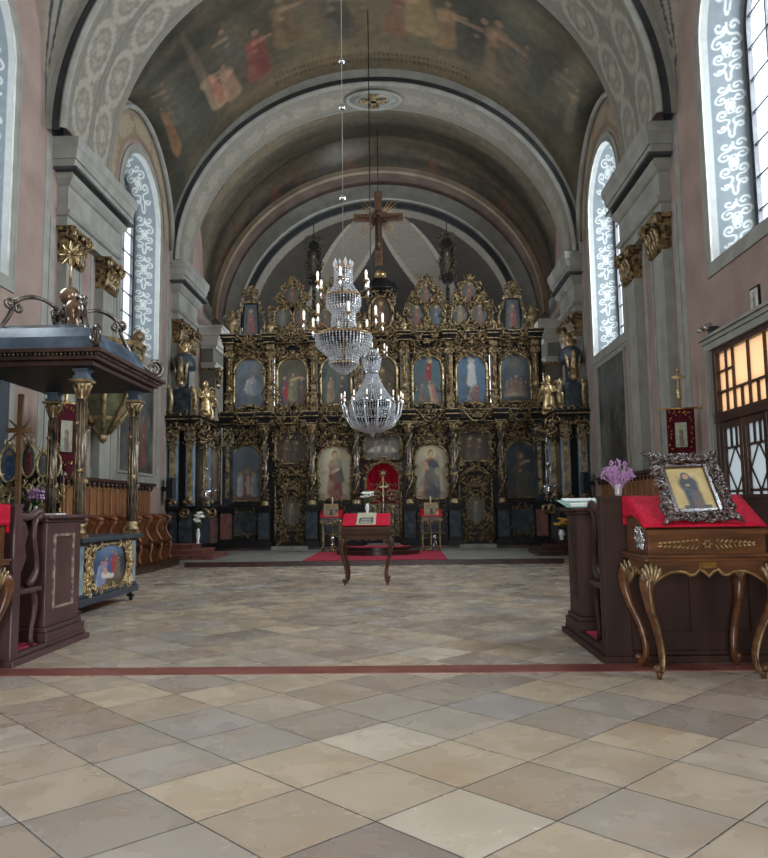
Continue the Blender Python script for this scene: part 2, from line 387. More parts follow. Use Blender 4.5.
# ------------------------------------------------------------------ stone floor, square slabs laid on the diagonal
def floor_mat():
    m, nt, b = base_mat('stone_slabs'); L = nt.links.new
    ge = nd(nt, 'ShaderNodeNewGeometry'); sp = nd(nt, 'ShaderNodeSeparateXYZ'); L(ge.outputs['Position'], sp.inputs[0])
    def mth(op, a, bb=None, c=None):
        n = nd(nt, 'ShaderNodeMath', operation=op)
        for i, x in enumerate((a, bb, c)):
            if x is None: continue
            if isinstance(x, (int, float)): n.inputs[i].default_value = x
            else: L(x, n.inputs[i])
        return n.outputs[0]
    wob = nd(nt, 'ShaderNodeTexNoise'); wob.inputs['Scale'].default_value = 9; L(ge.outputs['Position'], wob.inputs['Vector'])
    w = mth('MULTIPLY', mth('SUBTRACT', wob.outputs['Fac'], .5), .012)
    u = mth('ADD', mth('DIVIDE', mth('SUBTRACT', mth('ADD', sp.outputs[0], sp.outputs[1]), 2.19), .668), w)
    v = mth('ADD', mth('DIVIDE', mth('SUBTRACT', mth('SUBTRACT', sp.outputs[1], sp.outputs[0]), 2.44), .668), w)
    cb = nd(nt, 'ShaderNodeCombineXYZ'); L(mth('FLOOR', u), cb.inputs[0]); L(mth('FLOOR', v), cb.inputs[1])
    wn = nd(nt, 'ShaderNodeTexWhiteNoise', noise_dimensions='2D'); L(cb.outputs[0], wn.inputs['Vector'])
    rp = nd(nt, 'ShaderNodeValToRGB'); e = rp.color_ramp; e.interpolation = 'LINEAR'
    cols = [(0, (168, 150, 134)), (.2, (196, 178, 154)), (.38, (174, 164, 156)), (.55, (204, 184, 156)), (.72, (186, 170, 150)), (.88, (158, 144, 132)), (1, (214, 200, 178))]
    e.elements[0].color = rgb(*cols[0][1]); e.elements[1].color = rgb(*cols[-1][1])
    for p, c in cols[1:-1]:
        el = e.elements.new(p); el.color = rgb(*c)
    L(wn.outputs['Value'], rp.inputs[0])
    # veins and wear, shifted per slab
    off = nd(nt, 'ShaderNodeVectorMath', operation='MULTIPLY_ADD'); L(wn.outputs['Color'], off.inputs[0]); off.inputs[1].default_value = (7, 7, 7); L(ge.outputs['Position'], off.inputs[2])
    n1 = nd(nt, 'ShaderNodeTexNoise'); n1.inputs['Scale'].default_value = 3.2; n1.inputs['Detail'].default_value = 8; n1.inputs['Distortion'].default_value = .5; L(off.outputs[0], n1.inputs['Vector'])
    m1 = nd(nt, 'ShaderNodeMapRange'); m1.inputs[1].default_value = .25; m1.inputs[2].default_value = .75; m1.inputs[3].default_value = .9; m1.inputs[4].default_value = 1.1; L(n1.outputs['Fac'], m1.inputs[0])
    sc = nd(nt, 'ShaderNodeVectorMath', operation='SCALE'); L(rp.outputs[0], sc.inputs[0]); L(m1.outputs[0], sc.inputs['Scale'])
    n2 = nd(nt, 'ShaderNodeTexNoise'); n2.inputs['Scale'].default_value = 2.3; n2.inputs['Detail'].default_value = 10; n2.inputs['Roughness'].default_value = .7; L(off.outputs[0], n2.inputs['Vector'])
    m2 = nd(nt, 'ShaderNodeMapRange'); m2.inputs[1].default_value = .54; m2.inputs[2].default_value = .9; L(n2.outputs['Fac'], m2.inputs[0])
    mx = nd(nt, 'ShaderNodeMix', data_type='RGBA'); L(mth('MULTIPLY', m2.outputs[0], .4), mx.inputs[0]); L(sc.outputs[0], mx.inputs[6]); mx.inputs[7].default_value = rgb(205, 202, 196)
    n3 = nd(nt, 'ShaderNodeTexNoise'); n3.inputs['Scale'].default_value = 2.0; n3.inputs['Detail'].default_value = 3; L(off.outputs[0], n3.inputs['Vector'])
    m3 = nd(nt, 'ShaderNodeMapRange'); m3.inputs[1].default_value = .52; m3.inputs[2].default_value = .72; L(n3.outputs['Fac'], m3.inputs[0])
    mxb = nd(nt, 'ShaderNodeMix', data_type='RGBA'); L(mth('MULTIPLY', m3.outputs[0], .28), mxb.inputs[0]); L(mx.outputs[2], mxb.inputs[6]); mxb.inputs[7].default_value = rgb(176, 132, 92)
    def edge(q):
        f = mth('FRACT', q); d = mth('MINIMUM', f, mth('SUBTRACT', 1.0, f))
        mr = nd(nt, 'ShaderNodeMapRange'); mr.inputs[1].default_value = .003; mr.inputs[2].default_value = .011; L(d, mr.inputs[0]); return mr.outputs[0]
    g = mth('MINIMUM', edge(u), edge(v))
    mg = nd(nt, 'ShaderNodeMix', data_type='RGBA'); L(g, mg.inputs[0]); mg.inputs[6].default_value = rgb(70, 68, 68); L(mxb.outputs[2], mg.inputs[7])
    L(mg.outputs[2], b.inputs['Base Color'])
    mr = nd(nt, 'ShaderNodeMapRange'); mr.inputs[1].default_value = .3; mr.inputs[2].default_value = .7; mr.inputs[3].default_value = .14; mr.inputs[4].default_value = .38; L(n1.outputs['Fac'], mr.inputs[0])
    L(mr.outputs[0], b.inputs['Roughness']); b.inputs['Specular IOR Level'].default_value = .5
    hh = mth('ADD', mth('MULTIPLY', g, .6), mth('ADD', mth('MULTIPLY', n1.outputs['Fac'], .1), mth('MULTIPLY', wn.outputs['Value'], .25)))
    bp = nd(nt, 'ShaderNodeBump'); bp.inputs['Strength'].default_value = .25; bp.inputs['Distance'].default_value = .008
    L(hh, bp.inputs['Height']); L(bp.outputs[0], b.inputs['Normal'])
    MATS['stone_slabs'] = m
floor_mat()

# ================================================================== SHELL
HW = 5.2; ZS = 7.45
PIERS = [(5.3, 8.2 - 1.0)] and [(4.4, 7.2), (12.3, 15.2), (18.8, 21.1)]
WINY = [2.6, 9.75, 16.75]
mb = MB(); mb.box(XC - HW - .3, XC + HW + .3, -4, 28, -.2, 0)
tag(mb.build('floor', 'stone_slabs'), 'worn beige and grey square stone slabs laid diagonally', 'floor', kind='structure')
mb = MB(); mb.box(XC - HW, XC + HW, 5.56, 5.80, 0, .006)
tag(mb.build('trim_1', 'red_stone'), 'dull red stone strip set across the floor', 'floor strip', kind='structure')

WHW, WSILL, WSPR = 1.25, 4.66, 7.95
def win_edge(y, yc, hw=WHW, spr=WSPR):
    return spr + math.sqrt(max(0, hw * hw - (y - yc) ** 2))
def make_wall(s, name, label, door=None):
    X = XC + s * HW; ys = {-4.0, 22.4}
    for yc in WINY:
        for k in range(25): ys.add(yc - WHW * math.cos(PI * k / 24))
    if door: ys |= {door[0], door[1]}
    ys = sorted(ys); m = MB(); TOP = 10.6
    for a, b in zip(ys, ys[1:]):
        mid = (a + b) / 2; z0a = z0b = 0.0
        if door and door[0] < mid < door[1]: z0a = z0b = door[2]
        w = [yc for yc in WINY if abs(mid - yc) < WHW]
        def q(za, zb, ta, tb):
            m.add([(X, a, za), (X, b, zb), (X, b, tb), (X, a, ta)], [(0, 1, 2, 3)])
        if w:
            q(z0a, z0b, WSILL, WSILL); q(win_edge(a, w[0]), win_edge(b, w[0]), TOP, TOP)
        else:
            q(z0a, z0b, TOP, TOP)
    return tag(m.build(name, 'plaster_mauve', fix=False), label, 'wall', kind='structure')
DOOR = (8.2, 11.25, 3.4)
make_wall(-1, 'wall_left', 'mauve plaster side wall of the nave on the stalls and sepulchre side')
make_wall(1, 'wall_right', 'mauve plaster side wall of the nave holding the glazed door', DOOR)
m = MB(); m.box(XC - HW - .3, XC - .9, -4.1, -4, 0, 12.6); m.box(XC + .9, XC + HW + .3, -4.1, -4, 0, 12.6); m.box(XC - .9, XC + .9, -4.1, -4, 2.7, 12.6)
tag(m.build('wall_back', 'plaster_grey'), 'entrance wall behind the camera with open portal', 'wall', kind='structure')

# ---- windows: reveal with stencilled scrolls, iron frame, panes
RD = .55
def reveal_ring(yc, hw0, spr, sill, n_arc=40):
    """outline from bottom-near, up, over the arch, down: list of (y, z) with arclength"""
    pts = [(yc - hw0, z) for z in np.linspace(sill, spr, 60)][:-1]
    pts += [(yc - hw0 * math.cos(PI * k / n_arc), spr + hw0 * math.sin(PI * k / n_arc)) for k in range(n_arc + 1)]
    pts += [(yc + hw0, z) for z in np.linspace(spr, sill, 60)][1:]
    return pts
SCRM = {}
def make_window(s, yc, idx, label):
    X = XC + s * HW
    t = thing('window_%d' % idx, label, 'window', (X, yc, WSILL), kind='structure')
    o = reveal_ring(yc, WHW, WSPR, WSILL - .0); i = reveal_ring(yc, WHW - .33, WSPR, WSILL + .12)
    def resample(p, N):
        p = np.array(p); d = np.r_[0, np.cumsum(np.hypot(*np.diff(p, axis=0).T))]; q = np.linspace(0, d[-1], N)
        return np.c_[np.interp(q, d, p[:, 0]), np.interp(q, d, p[:, 1])]
    NV = 780; NU = 40
    # same parameter on both rings so that the lines stay level
    po = np.array(o); pi = np.array(i); kk = np.linspace(0, len(o) - 1, NV); base = np.arange(len(o))
    O = np.c_[np.interp(kk, base, po[:, 0]), np.interp(kk, base, po[:, 1])]; I = np.c_[np.interp(kk, base, pi[:, 0]), np.interp(kk, base, pi[:, 1])]
    P = np.zeros((NU, NV, 3)); T = np.linspace(0, 1, NU)
    for k in range(NU):
        P[k, :, 0] = X + s * RD * T[k] - 0; P[k, :, 1] = O[:, 0] * (1 - T[k]) + I[:, 0] * T[k]; P[k, :, 2] = O[:, 1] * (1 - T[k]) + I[:, 1] * T[k]
    P[:, :, 0] -= X; P[:, :, 1] -= yc; P[:, :, 2] -= WSILL
    C = np.zeros((NU, NV, 3)); C[:] = s2l((104, 110, 113))
    C[T < .14] = s2l((150, 152, 149)); C[(T >= .14) & (T < .18)] = s2l((104, 110, 114))
    C[T > .94] = s2l((70, 72, 74))
    a, b = np.where(T >= .2)[0][0], np.where(T <= .92)[0][-1] + 1
    if 'm' not in SCRM: SCRM['m'] = scroll_mask(b - a, NV, 10, .016, .44)
    mk = SCRM['m'][..., None] * .85
    C[a:b] = C[a:b] * (1 - mk) + s2l((172, 174, 169)) * mk
    g = MB(); g.grid(P, C, smooth=False); r = g.build('reveal', 'stencil', t, fix=False)
    # sill
    g = MB(); g.add([(0, -WHW, 0), (0, WHW, 0), (s * RD, WHW - .33, .12), (s * RD, -WHW + .33, .12)], [(0, 1, 2, 3)]); g.build('sill', 'plaster_grey', t, fix=False)
    # surround, painted-and-moulded band on the wall
    g = MB(); path = []
    for (y, z) in reveal_ring(0, WHW, WSPR - WSILL, 0):
        ny, nz = (-1, 0) if y <= -WHW + 1e-6 else ((1, 0) if y >= WHW - 1e-6 else (y / WHW, (z - (WSPR - WSILL)) / WHW))
        path.append(((0, y, z), (-s, 0, 0), (0, ny, nz)))
    g.sweep([(0, 0), (.03, 0), (.03, .05), (.015, .06), (.015, .15), (.03, .16), (.03, .2), (0, .2)], path)
    g.box(*sorted((0, -s * .03)), -WHW - .2, WHW + .2, -.2, 0); g.build('surround', 'plaster_grey', t)
    # iron frame + bars
    hw = WHW - .33; x = s * (RD - .02); g = MB(); path = []
    for (y, z) in reveal_ring(0, hw, WSPR - WSILL, .12):
        ny, nz = (-1, 0) if y <= -hw + 1e-6 else ((1, 0) if y >= hw - 1e-6 else (y / hw, (z - (WSPR - WSILL)) / hw))
        path.append(((x, y, z), (-s, 0, 0), (0, -ny, -nz)))
    g.sweep([(-.03, 0), (.04, 0), (.04, .09), (-.03, .09)], path); g.build('frame', 'iron', t)
    g = MB(); zt = WSPR - WSILL
    for y in (-.31, .31): g.box(*sorted((x - .02, x + .02)), y - .016, y + .016, .12, zt + math.sqrt(hw * hw - y * y))
    for k in range(1, 9):
        z = .12 + k * .48; w = hw if z <= zt else math.sqrt(max(.01, hw * hw - (z - zt) ** 2))
        g.box(*sorted((x - .018, x + .018)), -w, w, z - .014, z + .014)
    g.build('glazing_bars', 'iron', t)
    pl = [(y, z) for y, z in reveal_ring(0, hw, zt, .12)]
    g = MB(); g.prism(pl, x + s * .004, x + s * .010, 'x'); g.build('pane', 'window_glass', t)
k = 1
for s, nm in ((-1, 'stalls side'), (1, 'glazed door side')):
    for yc, wh in zip(WINY, ('back bay', 'bay of the glazed door', 'bay by the altar screen')):
        make_window(s, yc, k, 'tall arched window with stencilled reveal, %s, %s' % (nm, wh)); k += 1

# ---- piers: twin pilasters, entablature
ENT = [(6.02, .17), (6.2, .17), (6.22, .22), (6.27, .25), (6.3, .25), (6.3, .18), (6.74, .18), (6.76, .22), (6.84, .29), (6.9, .31), (6.9, .27), (7.0, .27), (7.02, .33), (7.14, .36), (7.14, .385), (7.3, .41), (7.34, .44), (7.47, .45), (7.5, .45)]
def stack(m, prof, s, ya, yb, pmax, Xw=0.0):
    for (z0, p0), (z1, p1) in zip(prof, prof[1:]):
        if z1 - z0 < 1e-6: continue
        a = sorted((Xw, -s * p0)); b = sorted((Xw, -s * p1))
        m.frustum(a[0], a[1], ya + pmax - p0, yb - pmax + p0, z0, b[0], b[1], ya + pmax - p1, yb - pmax + p1, z1)
def capital(m, s, y0, y1, z0, z1, p):
    """gilded leafy capital on a flat pilaster (front face at x=-s*p)"""
    w = y1 - y0; h = z1 - z0; yc = (y0 + y1) / 2
    m.frustum(*sorted((0, -s * p)), y0, y1, z0, *sorted((0, -s * (p + .05))), y0 - .04, y1 + .04, z1 - .1)
    m.box(*sorted((0, -s * (p + .13))), y0 - .09, y1 + .09, z1 - .08, z1)
    for row, (n, zz, hh, out) in enumerate(((5, z0, .42, .05), (4, z0 + .24 * h, .42, .08))):
        for k in range(n):
            y = y0 + w * (k + .5) / n
            pts = [(-s * p, y, zz), (-s * (p + out * .7), y, zz + hh * h * .55), (-s * (p + out * 1.3), y, zz + hh * h * .95), (-s * (p + out * 2.1), y, zz + hh * h * .88)]
            m.tube(pts, [w * .09, w * .11, w * .07, .012], 6)
    for e in (-1, 1):
        c = (yc + e * w * .47, z1 - .2 * h)
        sp = spiral(c, .12, PI / 2, 1.6, -e, 16)
        m.tube([(-s * (p + .12), y, z) for y, z in sp], [.035] * 12 + [.03, .028, .024, .02], 6)
        sp = spiral((p + .08, z1 - .2 * h), .1, PI / 2, 1.4, -1, 14)
        m.tube([(-s * q[0], y0 - .05 if e < 0 else y1 + .05, q[1]) for q in sp], .03, 6)
    m.ball((-s * (p + .13), yc, z1 - .1), .05)
def make_pier(s, ya, yb, idx, label, twin=True):
    X = XC + s * HW
    t = thing('trim_%d' % idx, label, 'pilaster pier', (X, (ya + yb) / 2, 0), kind='structure')
    t.location = (X, 0, 0)
    m = MB(); stack(m, ENT, s, ya, yb, .45); m.build('cornice', 'plaster_grey', t)
    m = MB(); m.box(*sorted((0, -s * .40)), ya + .06, yb - .06, 6.95, 7.0); m.box(*sorted((0, -s * .03)), ya - .02, ya + .34, 7.5, 8.0); m.build('groove', 'groove_dark', t)
    for k, (a, b) in enumerate(((ya + .33, ya + .95), (yb - .95, yb - .33))):
        m = MB(); m.box(*sorted((0, -s * .14)), a, b, .9, 5.42); m.box(*sorted((0, -s * .2)), a - .05, b + .05, 0, .9); m.box(*sorted((-s * .14, -s * .16)), a, a + .06, .9, 5.42); m.box(*sorted((-s * .14, -s * .16)), b - .06, b, .9, 5.42)
        sh = m.build('shaft', 'plaster_grey', t)
        m = MB(); capital(m, s, a, b, 5.42, 6.03, .15); m.build('capital', 'gilt_old', t)
    m = MB()
    for a, b in ((ya + .02, ya + .2), (ya + 1.06, ya + 1.2), (yb - 1.2, yb - 1.06), (yb - .2, yb - .02)):
        m.box(*sorted((0, -s * .012)), a, b, 0, 6.1)
    m.box(*sorted((0, -s * .010)), ya + .2, yb - .2, 1.6, 2.0)
    m.build('painted_strip', 'plaster_grey', t)
    return t
k = 2
for (ya, yb), w in zip(PIERS, ('behind the desks', 'under the big front arch', 'beside the altar screen')):
    for s, nm in ((-1, 'stalls side'), (1, 'glazed door side')):
        make_pier(s, ya, yb, k, 'grey twin pilasters with gilded capitals and deep cornice, %s, %s' % (w, nm)); k += 1

# painted frames of the bays (grey bands on the mauve wall)
def bands(s, idx, label, rects):
    m = MB(); X = XC + s * HW
    for i, (y0, y1, z0, z1) in enumerate(rects): m.box(*sorted((0, -s * (.006 + .0006 * i))), y0, y1, z0, z1)
    o = m.build('trim_%d' % idx, 'plaster_grey', loc=(X, 0, 0)); return tag(o, label, 'wall band', kind='structure')
bands(-1, k, 'grey bands painted round the mauve panels, stalls side', [(7.2, 12.32, 1.62, 1.95), (12.1, 12.3, 0, 7.5), (15.25, 15.4, 1.9, 7.5), (18.08, 18.3, 1.9, 4.7), (15.3, 15.52, 1.9, 4.7), (15.2, 18.8, 1.72, 1.98), (15.2, 18.8, 4.2, 4.46), (18.62, 18.78, 1.9, 7.6)]); k += 1
bands(1, k, 'grey bands painted round the mauve panels, glazed door side', [(11.3, 12.32, 1.6, 1.95), (12.1, 12.3, 0, 7.5), (15.2, 15.33, 1.9, 7.5), (17.9, 18.14, 1.9, 4.66), (15.0, 15.2, 1.9, 4.66), (15.2, 18.8, 1.7, 1.96), (15.2, 18.3, 4.4, 4.66), (18.62, 18.78, 1.9, 7.6)]); k += 1
TRIM = k

# ---- vaults
ce = thing('ceiling', 'painted barrel vaults carried on broad grey transverse arches', 'ceiling', (XC, 0, 0), kind='structure')
RV = 4.98
def vault_z(x, y, lun=None):
    z = ZS + RV * math.sqrt(max(0, 1 - (x / HW) ** 2))
    if lun is not None:
        yc, a, z0, h = lun; q = 1 - ((y - yc) / a) ** 2
        z2 = z0 + h * math.sqrt(q) if q > 0 else z0 - 6 * (abs(y - yc) - a)
        return .5 * (z + z2 + math.sqrt((z - z2) ** 2 + .55)), z2 - z          # the lunette melts into the vault
    return z, -9
def bay(y0, y1, lun, nx, ny, colour, name, mat):
    P = np.zeros((nx, ny, 3)); D = np.zeros((nx, ny))
    for i in range(nx):
        x = -HW * math.cos(PI * i / (nx - 1))
        for j in range(ny):
            y = y1 + (y0 - y1) * j / (ny - 1)
            z, d = vault_z(x, y, lun); P[i, j] = (x, y, z); D[i, j] = d
    g = MB(); g.grid(P, colour(P, D)); return g.build(name, mat, ce, fix=False)
def col_fresco(P, D):
    nx, ny = P.shape[:2]; p = Paint(nx, ny, (58, 56, 46), 2.9, (92, 84, 68), 3, .25)
    p.ell(.5, .45, .16, .3, (112, 98, 74), soft=.6, k=.7); p.ell(.7, .5, .1, .4, (84, 86, 76), soft=.6, k=.6); p.ell(.16, .45, .08, .3, (82, 84, 74), soft=.7, k=.6)
    for u in (.23, .36, .64, .8): p.ell(u, .7, .04, .35, (44, 42, 38), soft=.6, k=.6)
    p.ell(.5, .1, .23, .12, (120, 102, 78), soft=.35, k=.75)
    r = np.random.default_rng(4)
    for k in range(46):                                      # faded lettering on the scroll
        u = .345 + .31 * k / 45
        for v in (.085, .135): p.rect(u, u + .0035, v - .012 + r.random() * .006, v + .018, (70, 58, 44), .65)
    F = [(.13, .2, .3, (168, 122, 88), (120, 84, 60)), (.16, .35, .34, (110, 96, 80), (70, 66, 60)), (.25, .22, .3, (186, 152, 122), (140, 78, 60)), (.275, .2, .28, (170, 130, 104), None), (.325, .22, .36, (132, 70, 66), (96, 52, 48)), (.30, .4, .3, (78, 76, 70), None),
         (.38, .36, .36, (120, 100, 76), (86, 70, 52)), (.42, .45, .36, (96, 82, 66), None), (.46, .3, .42, (74, 72, 70), (52, 48, 46)), (.495, .3, .4, (92, 78, 62), None), (.54, .34, .34, (128, 64, 56), (112, 84, 64)), (.575, .36, .4, (156, 132, 96), (124, 100, 70)), (.61, .3, .34, (146, 116, 84), None),
         (.655, .26, .36, (60, 56, 56), None), (.70, .22, .44, (140, 112, 84), (64, 60, 58)), (.735, .3, .3, (98, 86, 72), None), (.80, .3, .36, (96, 92, 80), (66, 70, 60)), (.86, .25, .3, (112, 102, 84), None)]
    for i, (u, v, h, a, b) in enumerate(F): p.figure(u, v, h, a, b, skin=(150, 120, 96), hair=(50, 42, 34), k=.5, lean=.1 * math.sin(i * 2.1), arm=(.25 * (-1) ** i, .7))
    p.ell(.24, .5, .008, .3, (100, 88, 74), k=.6); p.ell(.83, .62, .02, .2, (120, 108, 90), soft=.6, k=.5)
    rr_ = random.Random(77)
    for i in range(70): p.ell(rr_.random(), rr_.random(), .01 + .04 * rr_.random(), .04 + .14 * rr_.random(), [(58, 54, 46), (96, 86, 68), (78, 76, 64), (48, 46, 42), (112, 98, 78)][i % 5], rr_.random() * 3, .8, .3)
    C = p.C * .86
    e = np.abs(D)[..., None]                                  # stone rib along the lunette groin
    return C
bay(14.0, 18.85, (16.55, 2.3, 7.7, 2.45), 420, 170, col_fresco, 'vault', 'fresco')
def col_grey(P, D):
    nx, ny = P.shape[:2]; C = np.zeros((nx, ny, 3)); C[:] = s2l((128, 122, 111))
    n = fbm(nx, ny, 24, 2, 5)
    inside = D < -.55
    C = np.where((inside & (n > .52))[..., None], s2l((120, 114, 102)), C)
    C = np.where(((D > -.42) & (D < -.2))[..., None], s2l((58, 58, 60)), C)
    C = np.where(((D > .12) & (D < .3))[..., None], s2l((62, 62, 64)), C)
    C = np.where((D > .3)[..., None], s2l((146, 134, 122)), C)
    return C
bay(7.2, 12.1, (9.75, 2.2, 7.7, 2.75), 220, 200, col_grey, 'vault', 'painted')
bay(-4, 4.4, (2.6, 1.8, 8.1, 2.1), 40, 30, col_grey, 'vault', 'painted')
def col_clouds(P, D):
    nx, ny = P.shape[:2]; p = Paint(nx, ny, (80, 75, 65), 6, (112, 101, 84), 12, .2); return p.C
bay(20.0, 22.45, (21.2, 1.05, 7.6, 1.9), 160, 60, col_clouds, 'vault', 'fresco')

def arch_band(y0, y1, rx, rz, z0, face, pattern, name='transverse_arch', ext=.75, gr=.25):
    """broad arch: patterned intrados and plain faces"""
    N = 220; K = 34; P = np.zeros((N, K, 3))
    for i in range(N):
        a = PI * i / (N - 1)
        for j in range(K):
            P[i, j] = (-rx * math.cos(a), y0 + (y1 - y0) * j / (K - 1), z0 + rz * math.sin(a))
    g = MB(); g.grid(P, pattern(N, K)); g.build(name, 'painted', ce, fix=False)
    for pr, mt, nm in (([(0, 0), (.03, .01), (.03, .05), (.05, .06), (.05, .1), (0, .11)], face, 'arch_moulding'), ([(0, .11), (-.03, .12), (-.03, gr), (0, gr)], 'groove_dark', 'arch_groove'), ([(0, gr), (0, ext)], face, 'arch_face')):
     g = MB(); prof = pr
     for y, sg in ((y0, -1), (y1, 1)):
        vs = []; fs = []
        for i in range(N // 2):
            a = PI * i / (N // 2 - 1)
            for b, q in prof:
                vs.append((-(rx + q) * math.cos(a), y + sg * b, z0 + (rz + q) * math.sin(a)))
        n = len(prof)
        for i in range(N // 2 - 1):
            for k in range(n - 1): fs.append((i * n + k, i * n + k + 1, (i + 1) * n + k + 1, (i + 1) * n + k))
        g.add(vs, fs, len(prof) > 4)
     g.build(nm, mt, ce, fix=False)
def pat_two(N, K):
    C = np.zeros((N, K, 3)); C[:] = s2l((120, 114, 103)); T = np.linspace(0, 1, K)
    for lo, hi in ((.1, .46), (.54, .9)):
        a, b = int(lo * K), int(hi * K); m = scroll_mask(N, 1, 1) if 0 else None
        mk = np.zeros((N, b - a)); per = 17
        for q in range(int(N / per) + 1):
            cx = per * (q + .5)
            for i in range(N):
                for j in range(b - a):
                    r = math.hypot((i - cx) / (per * .48), (j - (b - a - 1) / 2) / ((b - a) * .48))
                    if .8 < r < 1.05 or r < .3: mk[i, j] = 1
                    elif .42 < r < .6: mk[i, j] = .5
        C[:, a:b] = C[:, a:b] * (1 - .8 * mk[..., None]) + s2l((152, 145, 131)) * .8 * mk[..., None]
        for e in (a - 1, b): C[:, max(0, min(K - 1, e))] = s2l((108, 104, 96))
    return C
def pat_one(N, K):
    C = np.zeros((N, K, 3)); C[:] = s2l((124, 118, 106))
    m = scroll_mask(K - 8, N, 20, .05, .8).T
    C[:, 4:K - 4] = C[:, 4:K - 4] * (1 - .3 * m[..., None]) + s2l((164, 156, 142)) * .3 * m[..., None]
    for e in (3, K - 4): C[:, e] = s2l((112, 106, 98))
    return C
def pat_plain(c):
    def f(N, K):
        n = fbm(N, K, 10, 4, 2)[..., None]; return s2l(c) * (.85 + .3 * n)
    return f
arch_band(12.05, 14.0, 4.85, 4.7, 7.5, 'plaster_grey', pat_two)
arch_band(5.0, 7.0, 4.85, 4.7, 7.5, 'plaster_grey', pat_plain((140, 135, 124)))
arch_band(18.8, 20.0, 4.95, 4.5, 7.5, 'plaster_grey', pat_one, gr=.24)
# medallion with gilt cross at the crown of the second arch
m = MB(); zc = 7.5 + 4.5; path = []
m.M = Matrix.Translation((0, 19.4, zc - .03)) @ Matrix.Diagonal((1.3, .85, 1, 1))
m.lathe([(.02, -.02), (.5, -.02), (.5, .02)], n=32); m.lathe([(.56, 0), (.6, -.05), (.55, -.08), (.5, -.05), (.48, 0)], n=32); m.lathe([(.36, 0), (.38, -.04), (.34, -.06), (.31, -.02), (.3, 0)], n=28)
m.build('medallion', 'plaster_grey', ce)
m = MB(); m.M = Matrix.Translation((0, 19.4, zc - .1)) @ Matrix.Diagonal((1.1, .9, 1, 1))
m.cbox((0, 0, 0), (.5, .13, .04)); m.cbox((0, 0, 0), (.13, .62, .04))
for a, b in ((-.25, 0), (.25, 0), (0, .3), (0, -.3)): m.cbox((a, b, 0), (.12 if a else .24, .24 if a else .12, .05))
m.build('medallion_cross', 'gilt', ce)

# lunette mouldings on the side walls of the window bay by the screen
for s, nm in ((-1, 'stalls side'), (1, 'glazed door side')):
    m = MB(); path = []
    for i in range(41):
        a = PI * i / 40; path.append(((0, 16.6 - 2.22 * math.cos(a), 7.7 + 2.36 * math.sin(a)), (-s, 0, 0), (0, -math.cos(a), math.sin(a))))
    m.sweep([(0, -.02), (.1, -.02), (.14, .03), (.1, .09), (0, .09)], path, smooth=True)
    for yy in (14.38, 18.82): m.box(*sorted((0, -s * .1)), yy - .05, yy + .05, 7.4, 7.72)
    tag(m.build('trim_%d' % TRIM, 'plaster_grey', loc=(XC + s * HW, 0, 0)), 'grey moulding of the wall arch over the window by the screen, ' + nm, 'moulding', kind='structure'); TRIM += 1
    # lunette field with painted ornament
    P = np.zeros((60, 40, 3)); R1 = WHW + .3
    for i in range(60):
        a = PI * i / 59
        for j in range(40):
            t = j / 39; P[i, j] = (-s * .015, 16.75 - R1 * math.cos(a) * (1 - t) + (-.15 - 2.15 * math.cos(a)) * t - (0) , WSPR + R1 * math.sin(a) * (1 - t) + (-.2 + 2.3 * math.sin(a)) * t)
            P[i, j, 1] = 16.75 * (1) + (-R1 * math.cos(a)) * (1 - t) + (-.15 - 2.15 * math.cos(a)) * t
    C = np.zeros((60, 40, 3)); C[:] = s2l((128, 112, 92)); mk = scroll_mask(40, 60, 5, .05, .7).T[..., None]
    C = C * (1 - .5 * mk) + s2l((164, 150, 126)) * .5 * mk
    g = MB(); g.grid(P, C)
    tag(g.build('trim_%d' % TRIM, 'painted', loc=(XC + s * HW, 0, 0), fix=False), 'painted ornament round the arch of the window by the screen, ' + nm, 'wall painting', kind='structure'); TRIM += 1

# ---- chancel: piers, arch, spandrel wall, apse with ribbed conch
ZA, RA, RZ, YA = 6.85, 4.85, 4.45, 22.4
P = np.zeros((140, 24, 3))
for i in range(140):
    a = PI * i / 139; xi, zi = -RA * math.cos(a), ZA + RZ * math.sin(a)
    # outer outline: straight up to the vault
    t = 60.0
    for j in range(24):
        f = j / 23; xo = -HW * math.cos(a); zo = max(ZS + RV * math.sin(a), ZA) + .1
        P[i, j] = (xi * (1 - f) + xo * f, YA, zi * (1 - f) + zo * f)
p = Paint(140, 24, (80, 76, 67), 6, (112, 101, 86), 21, .2)
for u in np.linspace(.12, .88, 15): p.figure(u, .2 + .1 * math.sin(u * 40), .5, [(120, 92, 74), (96, 82, 70), (130, 84, 72), (90, 88, 84)][int(u * 50) % 4], None, skin=(150, 116, 92), k=.45)
p.ell(.43, .62, .035, .22, (180, 176, 166), soft=.7, k=.5)
g = MB(); g.grid(P, p.C, smooth=False); tag(g.build('wall_chancel', 'fresco', loc=(XC, 0, 0), fix=False), 'dark frescoed wall over the altar arch', 'wall', kind='structure')
